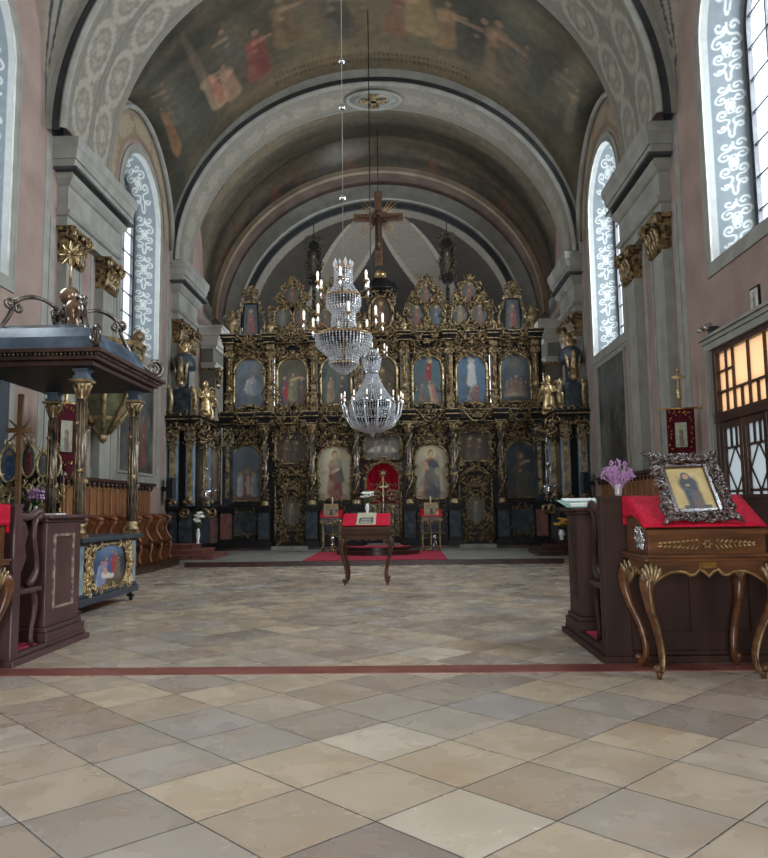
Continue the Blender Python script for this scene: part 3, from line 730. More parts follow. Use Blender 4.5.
for s, nm in ((-1, 'stalls side'), (1, 'glazed door side')):
    m = MB(); X = XC + s * HW
    m.box(*sorted((0, -s * (HW - RA))), 22.4, 23.4, 0, 6.1)
    m.box(*sorted((-s * (HW - RA), -s * (HW - RA + .08))), 21.95, 22.4, 0, 5.2); m.box(*sorted((0, -s * (HW - RA))), 21.95, 22.45, 0, 6.1)
    o = m.build('trim_%d' % TRIM, 'plaster_grey', loc=(X, 0, 0))
    m = MB()
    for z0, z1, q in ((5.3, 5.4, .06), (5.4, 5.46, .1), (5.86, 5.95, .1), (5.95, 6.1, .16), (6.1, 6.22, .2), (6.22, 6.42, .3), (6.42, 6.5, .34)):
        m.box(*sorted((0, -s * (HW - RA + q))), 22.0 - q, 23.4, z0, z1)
    m.build('cornice', 'plaster_lit', o)  # whiter plaster puts the light of the nearby windows into the colour
    m = MB(); capital(m, s, 22.02, 22.4, 4.7, 5.3, HW - RA + .05); m.build('capital', 'gilt', o)
    tag(o, 'pale grey pier of the altar arch, ' + nm, 'pier', kind='structure'); TRIM += 1
def chancel_ring(y, r0, r1, y2, mat, nm):
    g = MB(); N = 70; vs = []; prof = [(r1, y), (r0 + .06, y), (r0, y - .05), (r0, y), (r0, y2)]
    for i in range(N):
        a = PI * i / (N - 1)
        for r, yy in prof: vs.append((-r * math.cos(a), yy, ZA + (r + RZ - RA) * math.sin(a)))
    n = len(prof); g.add(vs, [(i * n + k, i * n + k + 1, (i + 1) * n + k + 1, (i + 1) * n + k) for i in range(N - 1) for k in range(n - 1)], True)
    g.build(nm, mat, ce, fix=False)
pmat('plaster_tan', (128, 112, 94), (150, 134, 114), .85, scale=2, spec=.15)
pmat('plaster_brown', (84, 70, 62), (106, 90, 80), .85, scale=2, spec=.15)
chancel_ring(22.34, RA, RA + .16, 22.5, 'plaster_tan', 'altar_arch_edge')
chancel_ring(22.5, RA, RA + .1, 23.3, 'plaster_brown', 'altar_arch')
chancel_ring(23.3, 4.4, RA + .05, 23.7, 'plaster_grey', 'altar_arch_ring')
chancel_ring(23.55, 4.2, 4.42, 23.6, 'groove_dark', 'altar_arch_groove')  # dark colour paints the shadow of the gap before the conch
NA, NE = 340, 170; P = np.zeros((NA, NE, 3)); C = np.zeros((NA, NE, 3)); RC = 4.3; CZ = .93; n = fbm(NA, NE, 8, 4, 31)
for i in range(NA):
    az = PI * i / (NA - 1)
    for j in range(NE):
        el = PI / 2 * j / (NE - 1)
        P[i, j] = (-RC * math.cos(az) * math.cos(el), 23.6 + RC * math.sin(az) * math.cos(el), ZA + CZ * RC * math.sin(el))
        d = abs(az - PI / 2); x = abs(P[i, j, 0]) ; yb = P[i, j, 1] - 23.6
        q = (yb) / RC                                            # distance back from the arch
        rib = q < .20 or (d > .6 * (1.2 - el) and d < .72)
        edge = abs(d - .6 * (1.2 - el)) < .03 or abs(d - .72) < .03
        C[i, j] = s2l((124, 117, 106) if rib else (60, 56, 50)) * (.8 + .4 * n[i, j])
        if edge and q > .2 and el < 1.2: C[i, j] = s2l((150, 142, 130))
g = MB(); g.grid(P, C); g.build('conch', 'painted', ce, fix=False)
g = MB(); P = np.zeros((61, 14, 3)); mask = np.ones((60, 13), bool)
for i in range(61):
    az = PI * i / 60
    for j in range(14): P[i, j] = (-RC * math.cos(az), 23.6 + RC * math.sin(az), ZA * j / 13)
for i in list(range(9, 16)) + list(range(44, 51)):
    mask[i, 6:12] = False
g.grid(P, None, mask); tag(g.build('wall_apse', 'plaster_dim', loc=(XC, 0, 0), fix=False), 'curved apse wall behind the altar screen', 'wall', kind='structure')
for s, nm in ((-1, 'stalls side'), (1, 'glazed door side')):
    t = thing('window_%d' % k, 'apse window glimpsed through the altar screen, ' + nm, 'window', (XC, 23.6, 0), kind='structure'); k += 1
    az0, az1 = (9, 16) if s < 0 else (44, 51); m = MB(); b = MB()
    a0 = Vector((-RC * math.cos(PI * az0 / 60), RC * math.sin(PI * az0 / 60), 0)); a1 = Vector((-RC * math.cos(PI * az1 / 60), RC * math.sin(PI * az1 / 60), 0))
    zz0, zz1 = ZA * 6 / 13, ZA * 12 / 13
    m.add([a0 + Vector((0, 0, zz0)), a1 + Vector((0, 0, zz0)), a1 + Vector((0, 0, zz1)), a0 + Vector((0, 0, zz1))], [(0, 1, 2, 3)]); m.build('pane', 'window_glass', t, fix=False)
    for f in (0, .33, .67, 1):
        q = a0.lerp(a1, f); b.box(q.x - .03, q.x + .03, q.y - .03, q.y + .03, zz0, zz1)
    b.build('frame', 'iron', t)

# ---- glazed double door in the side wall
def make_door():
    X = XC + HW; t = thing('door_1', 'glazed wooden double door with diamond panes under a peach-lit transom', 'door', (X, 9.72, 0), kind='structure')
    y0, y1 = 8.2 - 9.72, 11.25 - 9.72
    m = MB()
    for a, b in ((y0 - .14, y0), (y1, y1 + .14)): m.box(-.05, 0, a, b, 0, 3.4); m.box(-.07, -.05, a + .03, b - .05, 0, 3.4)
    for z0, z1, q in ((3.4, 3.5, .05), (3.5, 3.56, .08), (3.56, 3.6, .12)): m.box(-q, 0, y0 - .14 - q * .5, y1 + .14 + q * .5, z0, z1)
    m.build('surround', 'plaster_grey', t)
    m = MB(); X0, X1 = .02, .12
    m.box(.004, .16, y0 - .1, y0 + .09, 0, 3.5); m.box(.004, .16, y1 - .09, y1 + .1, 0, 3.5); m.box(.005, .16, y0, y1, 3.32, 3.5); m.box(-.02, .16, y0, y1, 2.32, 2.46)
    m.build('frame', 'walnut', t, bevel=.006)
    # transom
    m = MB(); p1 = MB(); W = y1 - y0 - .18; a0 = y0 + .09
    nc = 6
    for i in range(nc + 1):
        y = a0 + W * i / nc
        if 0 < i < nc: m.box(X0 + .02, X1, y - .018, y + .018, 2.46, 3.32)
    m.box(X0 + .02, X1, a0, a0 + W, 2.74, 2.775)
    for i in range(nc * 2 + 1):
        y = a0 + W * i / (nc * 2); m.box(X0 + .02, X1, y - .014, y + .014, 2.46, 2.75)
    m.box(X0 + .02, X1, a0 + W - W / nc, a0 + W, 3.04, 3.07); m.box(X0 + .02, X1, a0 + W - W / nc * .55, a0 + W - W / nc * .5, 2.75, 3.32)
    m.build('transom_bars', 'walnut', t)
    p1.box(.07, .076, a0, a0 + W, 2.46, 3.32); p1.build('transom_pane', 'frosted_porch_tint', t)
    nl = 4; lw = W / nl
    for i in range(nl):
        a, b = a0 + lw * i + .008, a0 + lw * (i + 1) - .008; ym = (a + b) / 2
        m = MB()
        for q0, q1 in ((a, a + .1), (b - .1, b)): m.box(X0, X1, q0, q1, .02, 2.32)
        m.box(X0, X1, a, b, 2.22, 2.32); m.box(X0, X1, a, b, .02, .95); m.box(X0 - .015, X0, a + .14, b - .14, .2, .8)
        lf = m.build('door_leaf', 'walnut', t, bevel=.005)
        g = MB()
        for k2 in (1, 2):
            y = a + .1 + (b - a - .2) * k2 / 3; g.box(X0 + .03, X1 - .02, y - .02, y + .02, 1.95, 2.22)
        g.box(X0 + .03, X1 - .02, a + .1, b - .1, 1.93, 1.96); g.box(X0 + .03, X1 - .02, a + .1, b - .1, 1.32, 1.35); g.box(X0 + .03, X1 - .02, ym - .02, ym + .02, .95, 1.33)
        for e1, e2 in (((a + .1, 1.64), (ym, 1.95)), ((ym, 1.95), (b - .1, 1.64)), ((b - .1, 1.64), (ym, 1.33)), ((ym, 1.33), (a + .1, 1.64))):
            g.tube([(X0 + .06, *e1), (X0 + .06, *e2)], .022, 4)
        g.build('glazing_bars', 'walnut', lf)
        g = MB(); g.box(.07, .076, a + .1, b - .1, .95, 2.22); g.build('door_pane', 'frosted_white', lf)
        if i in (1, 2):
            g = MB(); hy = b - .05 if i == 1 else a + .05
            g.box(X0 - .02, X0, hy - .02, hy + .02, 1.0, 1.22); g.tube([(X0 - .02, hy, 1.12), (X0 - .07, hy, 1.12), (X0 - .07, hy + .1, 1.12)], .011, 6); g.build('door_handle', 'brass', lf)
make_door()

m = MB()
for sg in (-1, 1): m.box(*sorted((XC + sg * 4.38, XC + sg * (HW + .05))), 23.4, 23.75, 0, 7.3)
m.box(XC - HW - .3, XC - HW, 22.4, 23.75, 0, 10); m.box(XC + HW, XC + HW + .3, 22.4, 23.75, 0, 10)
tag(m.build('wall_altar', 'plaster_dim'), 'plain wall ends beside the apse behind the altar screen', 'wall', kind='structure')
m = MB(); m.box(XC - HW + 1.3, XC + HW - 1.3, 16.03, 16.8, 0, .1); m.box(XC - HW, XC + HW, 16.8, 23.4, 0, .1)
o = tag(m.build('trim_%d' % TRIM, 'platform_stone'), 'low grey stone platform in front of the altar screen', 'platform', kind='structure'); TRIM += 1
m = MB(); m.box(XC - HW + 1.3, XC + HW - 1.3, 15.98, 16.03, 0, .085); m.box(XC - HW + 1.3, XC + HW - 1.3, 15.96, 16.07, .085, .102); m.build('platform_edge', 'dark_step', o)
m = MB(); m.box(XC - 4.7, XC + 4.7, 20.6, 23.3, .1, .17); m.build('plinth_step', 'dark_step', o)
# ================================================================== ALTAR SCREEN
def rocaille(m, cx, z0, w, h, y, n, seed, r=.016, keep=None, big=.11, dy=.05, mirror=True, leaf=True):
    """mirrored field of C-scrolls and leaf strokes in the plane y (carving faces -y)"""
    q = random.Random(seed); k = 0; tries = 0
    while k < n and tries < n * 30:
        tries += 1
        x = q.random() * w / 2; z = q.random() * h
        if keep and not keep(x, z): continue
        k += 1
        R = big * (.5 + .7 * q.random()); a0 = q.random() * 6.283; sg = q.choice((-1, 1)); t = .55 + .6 * q.random(); d = dy * (.3 + q.random())
        pts = spiral((x, z), R, a0, t, sg, 9)
        rr = [r * (1.15 - .5 * abs(i - 4) / 4) for i in range(9)]; rr[0] = r * .4; rr[-1] = r * 1.3
        lf = []
        if leaf:
            b = a0 + 2.2 * sg; lf = [(x + R * math.cos(b) * f + (f - .4) * R * .5 * math.cos(a0), z + R * math.sin(b) * f + (f - .4) * R * .5 * math.sin(a0)) for f in (.4, .9, 1.4)]
        for sx in ((1, -1) if mirror else (1,)):
            m.tube([(cx + sx * px, y - d * (.4 + .6 * math.sin(PI * i / 8)), z0 + pz) for i, (px, pz) in enumerate(pts)], rr, 4)
            if lf: m.tube([(cx + sx * px, y - d * .8, z0 + pz) for px, pz in lf], [r * .6, r * 1.5, r * .3], 4)
    return m
def arch_outline(w, hs, ha, n=16, cusp=0.0):
    """(x,z) from bottom-left up, over the arch, to bottom-right"""
    P = [(-w / 2, 0)] + [(-w / 2, hs * k / 4) for k in range(1, 4)]
    for k in range(n + 1):
        a = PI * k / n
        P.append((-w / 2 * math.cos(a), hs + ha * (math.sin(a) ** (1 - cusp * .3)) * (1 + cusp * .12 * math.cos(4 * a) - cusp * .12)))
    P += [(w / 2, hs * k / 4) for k in range(3, 0, -1)] + [(w / 2, 0)]
    return P
def picture_grid(g, C, w, hs, ha, y, sag=0.0):
    nu, nv = C.shape[:2]; P = np.zeros((nu, nv, 3))
    for i in range(nu):
        u = -1 + 2 * i / (nu - 1); top = hs + ha * math.sqrt(max(0, 1 - u * u)); bot = sag * (1 - u * u)
        for j in range(nv):
            v = j / (nv - 1); P[i, j] = (u * w / 2, y, bot + v * (top - bot))
    g.grid(P, C, smooth=False)
def oval_grid(g, C, rx, rz, y, z0):
    nu, nv = C.shape[:2]; P = np.zeros((nu, nv, 3))
    for i in range(nu):
        for j in range(nv):
            a, b = -1 + 2 * i / (nu - 1), -1 + 2 * j / (nv - 1)
            P[i, j] = (rx * a * math.sqrt(1 - b * b / 2), y, z0 + rz * b * math.sqrt(1 - a * a / 2))
    g.grid(P, C, smooth=False)
IC = thing('iconostasis', 'towering dark and gilded altar screen with tiers of painted icons across the far end', 'altar screen', (XC + .09, 20.9, .1))
ZB = -.1
def zz(z): return z + ZB
def icon(cx, z0, w, hs, ha, C, seed, y=0.0, crest=.3, ncrest=34, sag=0.0, side=.09, frame='gilt', nm='icon'):
    g = MB(); g.M = Matrix.Translation((cx, y, zz(z0))); picture_grid(g, C, w, hs, ha, -.012, sag)
    p = g.build(nm, 'icon_paint', IC, fix=False)
    m = MB(); m.M = Matrix.Translation((cx, y, zz(z0)))
    o = arch_outline(w + .05, hs, ha, 16)
    m.tube([(x, -.035, z) for x, z in o], .03, 6); m.tube([(x * 1.07, -.02, z * 1.01) for x, z in o], .016, 5)
    m.tube([(x, -.035, sag * (1 - (2 * x / w) ** 2) - .01) for x in np.linspace(-w / 2 - .02, w / 2 + .02, 9)], .028, 5)
    m.build('frame', frame, p)
    m = MB(); m.M = Matrix.Translation((cx, y, zz(z0)))
    W = w + 2 * side + .04
    def keep(x, z):
        if x > w / 2: return True
        return z > hs + ha * math.sqrt(max(0, 1 - (2 * x / w) ** 2)) + .05
    rocaille(m, 0, 0, W, hs + ha + crest, -.03, ncrest, seed, .017, keep, .1)
    m.ball((0, -.07, hs + ha + crest * .35), .06, 8, 5, 1.3); m.ball((0, -.06, hs + ha + .02), .05, 8, 5)
    for s in (-1, 1):
        m.tube([(s * x, -.07, z) for x, z in bez((0, hs + ha + .05), (w * .2, hs + ha + .1), (w * .3, hs + ha + .02), (w * .5, hs + ha * .7), 7)], [.02, .03, .03, .03, .028, .024, .02], 5)
    m.build('carving', 'gilt_old', p)
    return p
# --- dark structural wall behind everything (lower tier closed, upper tier slotted)
m = MB()
for s in (-1, 1):
    m.box(*sorted((s * .52, s * 4.4)), .06, .2, zz(.17), zz(3.45))
m.box(-.52, .52, .06, .2, zz(2.42), zz(3.45))
m.box(-4.4, 4.4, .0, .3, zz(3.42), zz(3.5))
for c in (-3.66, -2.46, -1.26, 0, 1.26, 2.46, 3.66):
    m.box(c - .5, c + .5, .06, .16, zz(3.8), zz(5.74))
for s in (-1, 1): m.box(*sorted((s * 4.1, s * 4.4)), .06, .2, zz(3.8), zz(5.75))
m.build('backing', 'ebony', IC)
# --- cornices
def cornice(z, h, y0, half, name, seed, brk):
    m = MB()
    for a, b, q in ((0, .25, .10), (.25, .45, .16), (.45, .75, .24), (.75, 1, .30)):
        m.box(-half, half, y0 - q, .25, zz(z + a * h), zz(z + b * h))
        for c in brk: m.box(c - .13 - q * .25, c + .13 + q * .25, y0 - q - .14, y0, zz(z + a * h), zz(z + b * h))
    p = m.build(name, 'ebony', IC, bevel=.008)
    m = MB()
    for zt, q in ((.12, .115), (.62, .255), (.95, .305)):
        m.box(-half - .005, half + .005, y0 - q, y0 - q + .02, zz(z + zt * h - .012), zz(z + zt * h + .012))
        for c in brk: m.box(c - .13 - q * .25 - .005, c + .13 + q * .25 + .005, y0 - q - .15, y0 - q - .12, zz(z + zt * h - .012), zz(z + zt * h + .012))
    m.build('gilt_fillet', 'gilt', p)
    m = MB()
    for i, c in enumerate(brk[:-1]):
        mid = (c + brk[i + 1]) / 2; wd = brk[i + 1] - c - .3
        M0 = m.M; rocaille(m, mid, zz(z - .06), wd, h + .12, y0 - .27, 14, seed + i, .017, None, .09, .06); m.M = M0
        for s in (-1, 1): m.tube([(mid + s * x, y0 - .32, zz(zv)) for x, zv in bez((0, z + h * .1), (wd * .2, z - .1), (wd * .35, z + h * 1.3), (wd * .5, z + h * .8), 8)], .026, 5)
    m.build('carving', 'gilt_old', p)
COLX = [.71, 1.91, 3.19]
ALLX = sorted([-x for x in COLX] + COLX)
cornice(3.45, .36, -.02, 4.45, 'cornice', 300, [-4.2] + ALLX + [4.2])
UPX = [.62, 1.86, 3.06]
cornice(5.72, .24, .02, 4.4, 'cornice', 340, [-4.2] + sorted([-x for x in UPX] + UPX) + [4.2])
# --- pedestals and columns
def pedestal(x, w, mat='blue_marbled'):
    m = MB(); m.box(x - w / 2 - .04, x + w / 2 + .04, -.36, .1, zz(.17), zz(.34)); m.box(x - w / 2, x + w / 2, -.32, .1, zz(.34), zz(1.14)); m.box(x - w / 2 - .03, x + w / 2 + .03, -.35, .1, zz(1.14), zz(1.2)); m.box(x - w / 2 - .05, x + w / 2 + .05, -.37, .1, zz(1.2), zz(1.27))
    p = m.build('pedestal', 'ebony', IC, bevel=.008)
    m = MB(); m.box(x - w / 2 + .03, x + w / 2 - .03, -.332, -.3, zz(.4), zz(1.08)); m.build('marbled_panel', mat, p)
    return p
def column(x, z0, z1, r, y, parent=IC):
    h = z1 - z0
    m = MB(); m.lathe([(r * 1.1, .14), (r * 1.05, h * .35), (r * .88, h - .22)], (x, y, zz(z0)), 12)
    p = m.build('column', 'bronze', parent)
    m = MB(); m.lathe([(r * 1.5, 0), (r * 1.5, .05), (r * 1.2, .06), (r * 1.4, .1), (r * 1.1, .14)], (x, y, zz(z0)), 12); m.lathe([(r * 1.12, h * .34), (r * 1.25, h * .36), (r * 1.12, h * .38)], (x, y, zz(z0)), 12); m.build('base', 'gilt', p)
    m = MB(); m.lathe([(r * .9, h - .24), (r * 1.0, h - .22), (r * .95, h - .18), (r * 1.2, h - .08), (r * 1.6, h - .03)], (x, y, zz(z0)), 12); m.cbox((x, y, zz(z1 - .015)), (r * 3.3, r * 3.3, .03))
    for k in range(8):
        a = k * PI / 4; c, s = math.cos(a), math.sin(a)
        m.tube([(x + c * r, y + s * r, zz(z1 - .22)), (x + c * r * 1.3, y + s * r * 1.3, zz(z1 - .13)), (x + c * r * 1.75, y + s * r * 1.75, zz(z1 - .08))], [.02, .025, .012], 4)
    m.build('capital', 'gilt', p)
    m = MB()
    for ph in (0, PI):
        m.tube([(x + r * 1.12 * math.cos(ph + 9 * t), y + r * 1.12 * math.sin(ph + 9 * t), zz(z0 + .16 + t * (h - .42))) for t in np.linspace(0, 1, 44)], [.013 + .009 * math.sin(i * 1.9) for i in range(44)], 4)
    for i in range(16):
        t = i / 15; a = 9 * t - .6; m.ball((x + r * 1.2 * math.cos(a), y + r * 1.2 * math.sin(a), zz(z0 + .2 + t * (h - .5))), .022, 6, 4)
    m.build('garland', 'gilt_bright', p)
    return p
for s in (-1, 1):
    for x in COLX:
        pedestal(s * x, .34); column(s * x, 1.27, 3.45, .085, -.2)
    pedestal(s * 4.2, .36, 'red_marble')
    m = MB(); m.box(s * 4.2 - .12, s * 4.2 + .12, -.2, .1, zz(1.27), zz(3.45)); p = m.build('pilaster', 'blue_marbled', IC, bevel=.01)
    m = MB(); m.box(s * 4.2 - .05, s * 4.2 + .05, -.215, -.19, zz(1.5), zz(3.0)); rocaille(m, s * 4.2, zz(2.95), .3, .4, -.22, 8, 17, .018, None, .08)
    for k in range(9): m.ball((s * 4.2, -.22, zz(1.6 + k * .15)), .035, 6, 4)
    m.build('carving', 'gilt', p)
# upper-tier pilasters, gilded, with a bust-like boss at the foot
for s in (-1, 1):
    for x in UPX + [4.2]:
        X = s * x; m = MB()
        m.box(X - .1, X + .1, -.14, .16, zz(3.81), zz(4.0)); m.frustum(X - .07, X + .07, -.12, .1, zz(4.0), X - .09, X + .09, -.16, .1, zz(4.3)); m.box(X - .1, X + .1, -.18, .12, zz(4.3), zz(4.36)); m.box(X - .075, X + .075, -.1, .14, zz(4.36), zz(5.55)); m.box(X - .11, X + .11, -.15, .15, zz(5.55), zz(5.72))
        p = m.build('upper_pilaster', 'gilt_old', IC, bevel=.01)
        m = MB(); m.ball((X, -.17, zz(4.48)), .07, 8, 6, 1.4); m.tube([(X, -.13, zz(4.6)), (X, -.14, zz(5.3))], [.03, .02], 5)
        for k in range(5): m.ball((X, -.13, zz(4.72 + .14 * k)), .036, 6, 4)
        for e in (-1, 1): m.tube([(X + e * a, -.16, zz(b)) for a, b in spiral((.06, 5.42), .07, PI / 2, 1.3, -1, 10)], .02, 5); m.tube([(X + e * a, -.16, zz(b)) for a, b in spiral((.05, 4.12), .06, -PI / 2, 1.2, 1, 10)], .018, 5)
        m.build('carving', 'gilt_bright' if x > 4 else 'gilt', p)
# --- icons
def art(kind, seed, bg, bg2, figs, w=34, h=54, asp=.6, extra=None):
    p = Paint(w, h, bg, asp, bg2, seed, .2)
    if extra: extra(p)
    q = random.Random(seed * 7 + 1); tones = [bg, bg2, tuple(int(v * .6) for v in bg), tuple(min(255, int(v * 1.35)) for v in bg2), (96, 78, 58), (120, 104, 82)]
    for k in range(16): p.ell(q.random(), q.random(), .05 + .16 * q.random(), .03 + .1 * q.random(), tones[k % 6], q.random() * 3, .7, .4)
    for f in figs: p.figure(*f[:3], f[3], f[4] if len(f) > 4 else None, halo=f[5] if len(f) > 5 else None, lean=f[6] if len(f) > 6 else 0, arm=f[7] if len(f) > 7 else None, k=.78)
    for k in range(8): p.ell(q.random(), q.random() * .7, .02 + .05 * q.random(), .02 + .05 * q.random(), tones[(k * 5 + 2) % 6], q.random() * 3, .8, .35)
    return p.C * .92
GOLD = (190, 160, 96)
def ground(c, v=.2): return lambda p: p.rect(0, 1, 0, v, c, .7)
# main tier: enthroned figures on pale grounds flank the holy doors
def moth(p):
    p.rect(0, 1, 0, .12, (112, 92, 70), .8); p.ell(.5, .5, .4, .5, (196, 188, 156), soft=.8, k=.5)
    p.figure(.5, .08, .84, (128, 52, 48), (108, 44, 44), halo=(206, 186, 130)); p.ell(.62, .63, .11, .14, (104, 110, 96)); p.ell(.63, .78, .05, .045, (190, 150, 118)); p.seg(.66, .55, .7, .38, .05, .06, (70, 78, 80)); p.seg(.42, .5, .62, .56, .03, .025, (190, 150, 120))
def chri(p):
    p.rect(0, 1, 0, .14, (112, 90, 66), .8); p.ell(.5, .55, .4, .5, (190, 178, 146), soft=.8, k=.5)
    p.figure(.48, .06, .86, (120, 62, 60), (60, 64, 74), halo=(206, 186, 130)); p.seg(.56, .08, .58, .6, .13, .1, (62, 66, 76)); p.seg(.36, .56, .3, .66, .035, .03, (190, 150, 118)); p.ell(.7, .5, .1, .07, (150, 140, 110))
icon(-1.31, 1.42, .84, 1.06, .42, art(0, 1, (176, 166, 136), (150, 140, 116), [], 44, 66, .58, moth), 41, -.02, .62, 34, side=.1)
icon(1.31, 1.42, .84, 1.06, .42, art(0, 2, (172, 160, 132), (148, 136, 112), [], 44, 66, .58, chri), 42, -.02, .62, 34, side=.1)
C = art(0, 3, (104, 112, 116), (84, 94, 102), [(.28, .12, .42, (196, 196, 186), (150, 150, 150), GOLD), (.52, .12, .46, (150, 84, 76), (196, 180, 160), GOLD), (.76, .12, .42, (176, 180, 172), (110, 120, 120), GOLD)], 40, 60, .6, ground((116, 76, 60), .12))
icon(-3.72, 1.42, .78, 1.1, .42, C, 43, -.02, .5, 30)
C = art(0, 4, (52, 62, 66), (38, 46, 52), [(.5, .1, .72, (96, 84, 66), (74, 70, 60), (120, 110, 76), 0, (.24, .8))], 40, 60, .6, ground((74, 62, 48), .16))
icon(3.72, 1.42, .78, 1.1, .42, C, 44, -.02, .5, 30)
# second tier of feast scenes
U2 = [
 (-3.66, (118, 124, 128), (92, 100, 108), [(.4, .3, .32, (190, 184, 172), (140, 140, 140), None, .2), (.62, .26, .42, (160, 160, 160), (110, 118, 128)), (.3, .1, .3, (112, 116, 128), (90, 96, 110))], ground((88, 92, 98), .2)),
 (-2.46, (98, 92, 74), (72, 70, 58), [(.2, .12, .56, (58, 76, 96), (150, 52, 46)), (.5, .14, .56, (140, 128, 92), (96, 100, 76), None, 0, (.42, .92)), (.8, .14, .5, (70, 76, 90), (120, 80, 64))], ground((104, 70, 54), .16)),
 (-1.26, (84, 96, 86), (60, 72, 70), [(.3, .12, .5, (150, 128, 104), (120, 96, 80)), (.7, .12, .52, (92, 74, 66), (64, 62, 60))], ground((82, 74, 56), .18)),
 (0, (74, 64, 52), (56, 50, 42), [(.5, .2, .56, (110, 88, 66), (80, 66, 54), (150, 124, 70)), (.26, .12, .36, (92, 74, 60)), (.76, .12, .36, (84, 70, 60))], ground((70, 58, 44), .16)),
 (1.26, (82, 100, 104), (64, 80, 86), [(.5, .5, .42, (140, 58, 54), (116, 50, 50), (190, 168, 110), .1), (.3, .08, .36, (130, 104, 84), (90, 80, 72)), (.7, .06, .42, (168, 148, 120), (150, 84, 70), None, -.2)], ground((92, 80, 62), .14)),
 (2.46, (84, 106, 124), (66, 84, 104), [(.5, .38, .56, (186, 184, 174), (164, 164, 160), (190, 190, 170)), (.42, .08, .3, (150, 140, 128), (110, 80, 72), None, .3), (.68, .06, .34, (150, 66, 58), (96, 84, 80))], ground((80, 76, 72), .12)),
 (3.66, (58, 68, 76), (74, 84, 90), [(.2, .2, .3, (130, 96, 74)), (.36, .22, .3, (112, 104, 92)), (.52, .24, .32, (140, 84, 70), None, (170, 150, 100)), (.68, .22, .3, (120, 112, 92)), (.84, .2, .3, (104, 84, 74))], lambda p: (p.rect(0, 1, 0, .1, (70, 56, 44), .8), p.ell(.5, .2, .36, .09, (166, 150, 118)), p.ell(.5, .8, .2, .14, (112, 100, 80), soft=.8, k=.6)))]
for i, (x, a, b, F, ex) in enumerate(U2):
    icon(x, 3.9, .79, 1.04, .42, art(0, 20 + i, a, b, F, 36, 56, .58, ex), 60 + i, .03, .34, 26, sag=.13, side=.11, frame='gilt_bright')
# icons over the side doors, over the holy doors
for s, sd in ((-1, 5), (1, 6)):
    C = art(0, sd, (66, 52, 40), (50, 42, 36), [(.35, .1, .66, (110, 84, 60), (70, 56, 46), (140, 112, 66)), (.66, .1, .6, (92, 80, 66), (66, 50, 44), (140, 112, 66))], 34, 40, .8)
    icon(s * 2.49, 2.42, .82, .62, .3, C, 45 + sd, -.01, .16, 18, side=.08)
C = art(0, 7, (104, 96, 88), (80, 74, 70), [(.3, .2, .5, (120, 104, 92)), (.5, .2, .56, (96, 88, 86)), (.7, .2, .5, (116, 100, 90))], 36, 30, 1.2, lambda p: (p.ell(.5, .35, .4, .12, (176, 166, 146)), p.ell(.5, .9, .2, .2, (60, 58, 60))))
icon(0, 2.5, .96, .42, .34, C, 53, -.01, .2, 18, side=.06)
# --- carved fields over the main tier
for i, (x, w, z0, h, n_) in enumerate(((-3.7, .9, 2.95, .5, 26), (-2.49, .95, 3.1, .35, 16), (-1.31, 1.0, 2.9, .55, 30), (0, 1.1, 3.1, .35, 18), (1.31, 1.0, 2.9, .55, 30), (2.49, .95, 3.1, .35, 16), (3.7, .9, 2.95, .5, 26), (-2.49, .95, 2.05, .4, 18), (2.49, .95, 2.05, .4, 18), (-1.31, .95, 1.25, .16, 9), (1.31, .95, 1.25, .16, 9))):
    m = MB(); rocaille(m, x, zz(z0), w, h, -.04, n_, 400 + i, .02, None, .1, .07); m.build('carved_field', 'gilt_old', IC)
for i, x in enumerate((-3.66, -2.46, -1.26, 0, 1.26, 2.46, 3.66)):
    m = MB(); rocaille(m, x, zz(5.3), 1.0, .45, .0, 26, 420 + i, .02, None, .1, .07); rocaille(m, x, zz(3.8), .9, .22, -.02, 12, 440 + i, .018, None, .07, .07); m.build('carved_field', 'gilt_old', IC)
# --- holy doors: openwork lower leaves with a cross, red curtain shows above
m = MB(); o = arch_outline(.98, 1.75, .48, 16); m.tube([(x, -.05, zz(.2) + z) for x, z in o], .04, 6); m.tube([(x * .93, -.06, zz(.2) + z * .985) for x, z in o], .018, 5)
rocaille(m, 0, zz(1.9), 1.1, .7, -.06, 16, 54, .018, lambda x, z: abs(math.hypot(x / .49, (z - .05) / .5) - 1.1) < .12, .08); m.build('door_arch', 'gilt_old', IC)
for s in (-1, 1):
    m = MB(); m.box(*sorted((s * .02, s * .46)), -.03, .02, zz(.24), zz(.42)); m.box(*sorted((s * .42, s * .46)), -.03, .02, zz(.24), zz(1.55)); m.box(*sorted((s * .02, s * .06)), -.03, .02, zz(.24), zz(1.85)); m.box(*sorted((s * .02, s * .46)), -.03, .02, zz(.8), zz(.86))
    p = m.build('holy_door_leaf', 'ebony', IC)
    m = MB(); rocaille(m, s * .25, zz(.3), .36, 1.25, -.02, 22, 55, .016, None, .08); rocaille(m, s * .25, zz(1.3), .38, .5, -.02, 12, 56, .016, None, .08)
    m.tube([(s * x, -.04, zz(z)) for x, z in bez((.44, 1.5), (.3, 1.75), (.2, 1.5), (.05, 1.9), 10)], .024, 5)
    m.build('openwork', 'gilt_old', p)
    m = MB(); m.lathe([(.05, 0), (.06, .08), (.07, .3), (.05, .56), (.06, .62)], (s * .25, -.05, zz(.62)), 10); m.build('baluster', 'gilt', p)
m = MB(); m.box(-.02, .02, -.09, -.05, zz(1.1), zz(2.1)); m.box(-.12, .12, -.09, -.05, zz(1.72), zz(1.77)); m.ball((0, -.08, zz(2.1)), .07, 8, 6)
for k in range(8):
    a = k * PI / 4; m.tube([(0, -.07, zz(2.1)), (.15 * math.cos(a), -.07, zz(2.1) + .15 * math.sin(a))], [.02, .004], 4)
m.build('door_cross', 'gilt', IC)
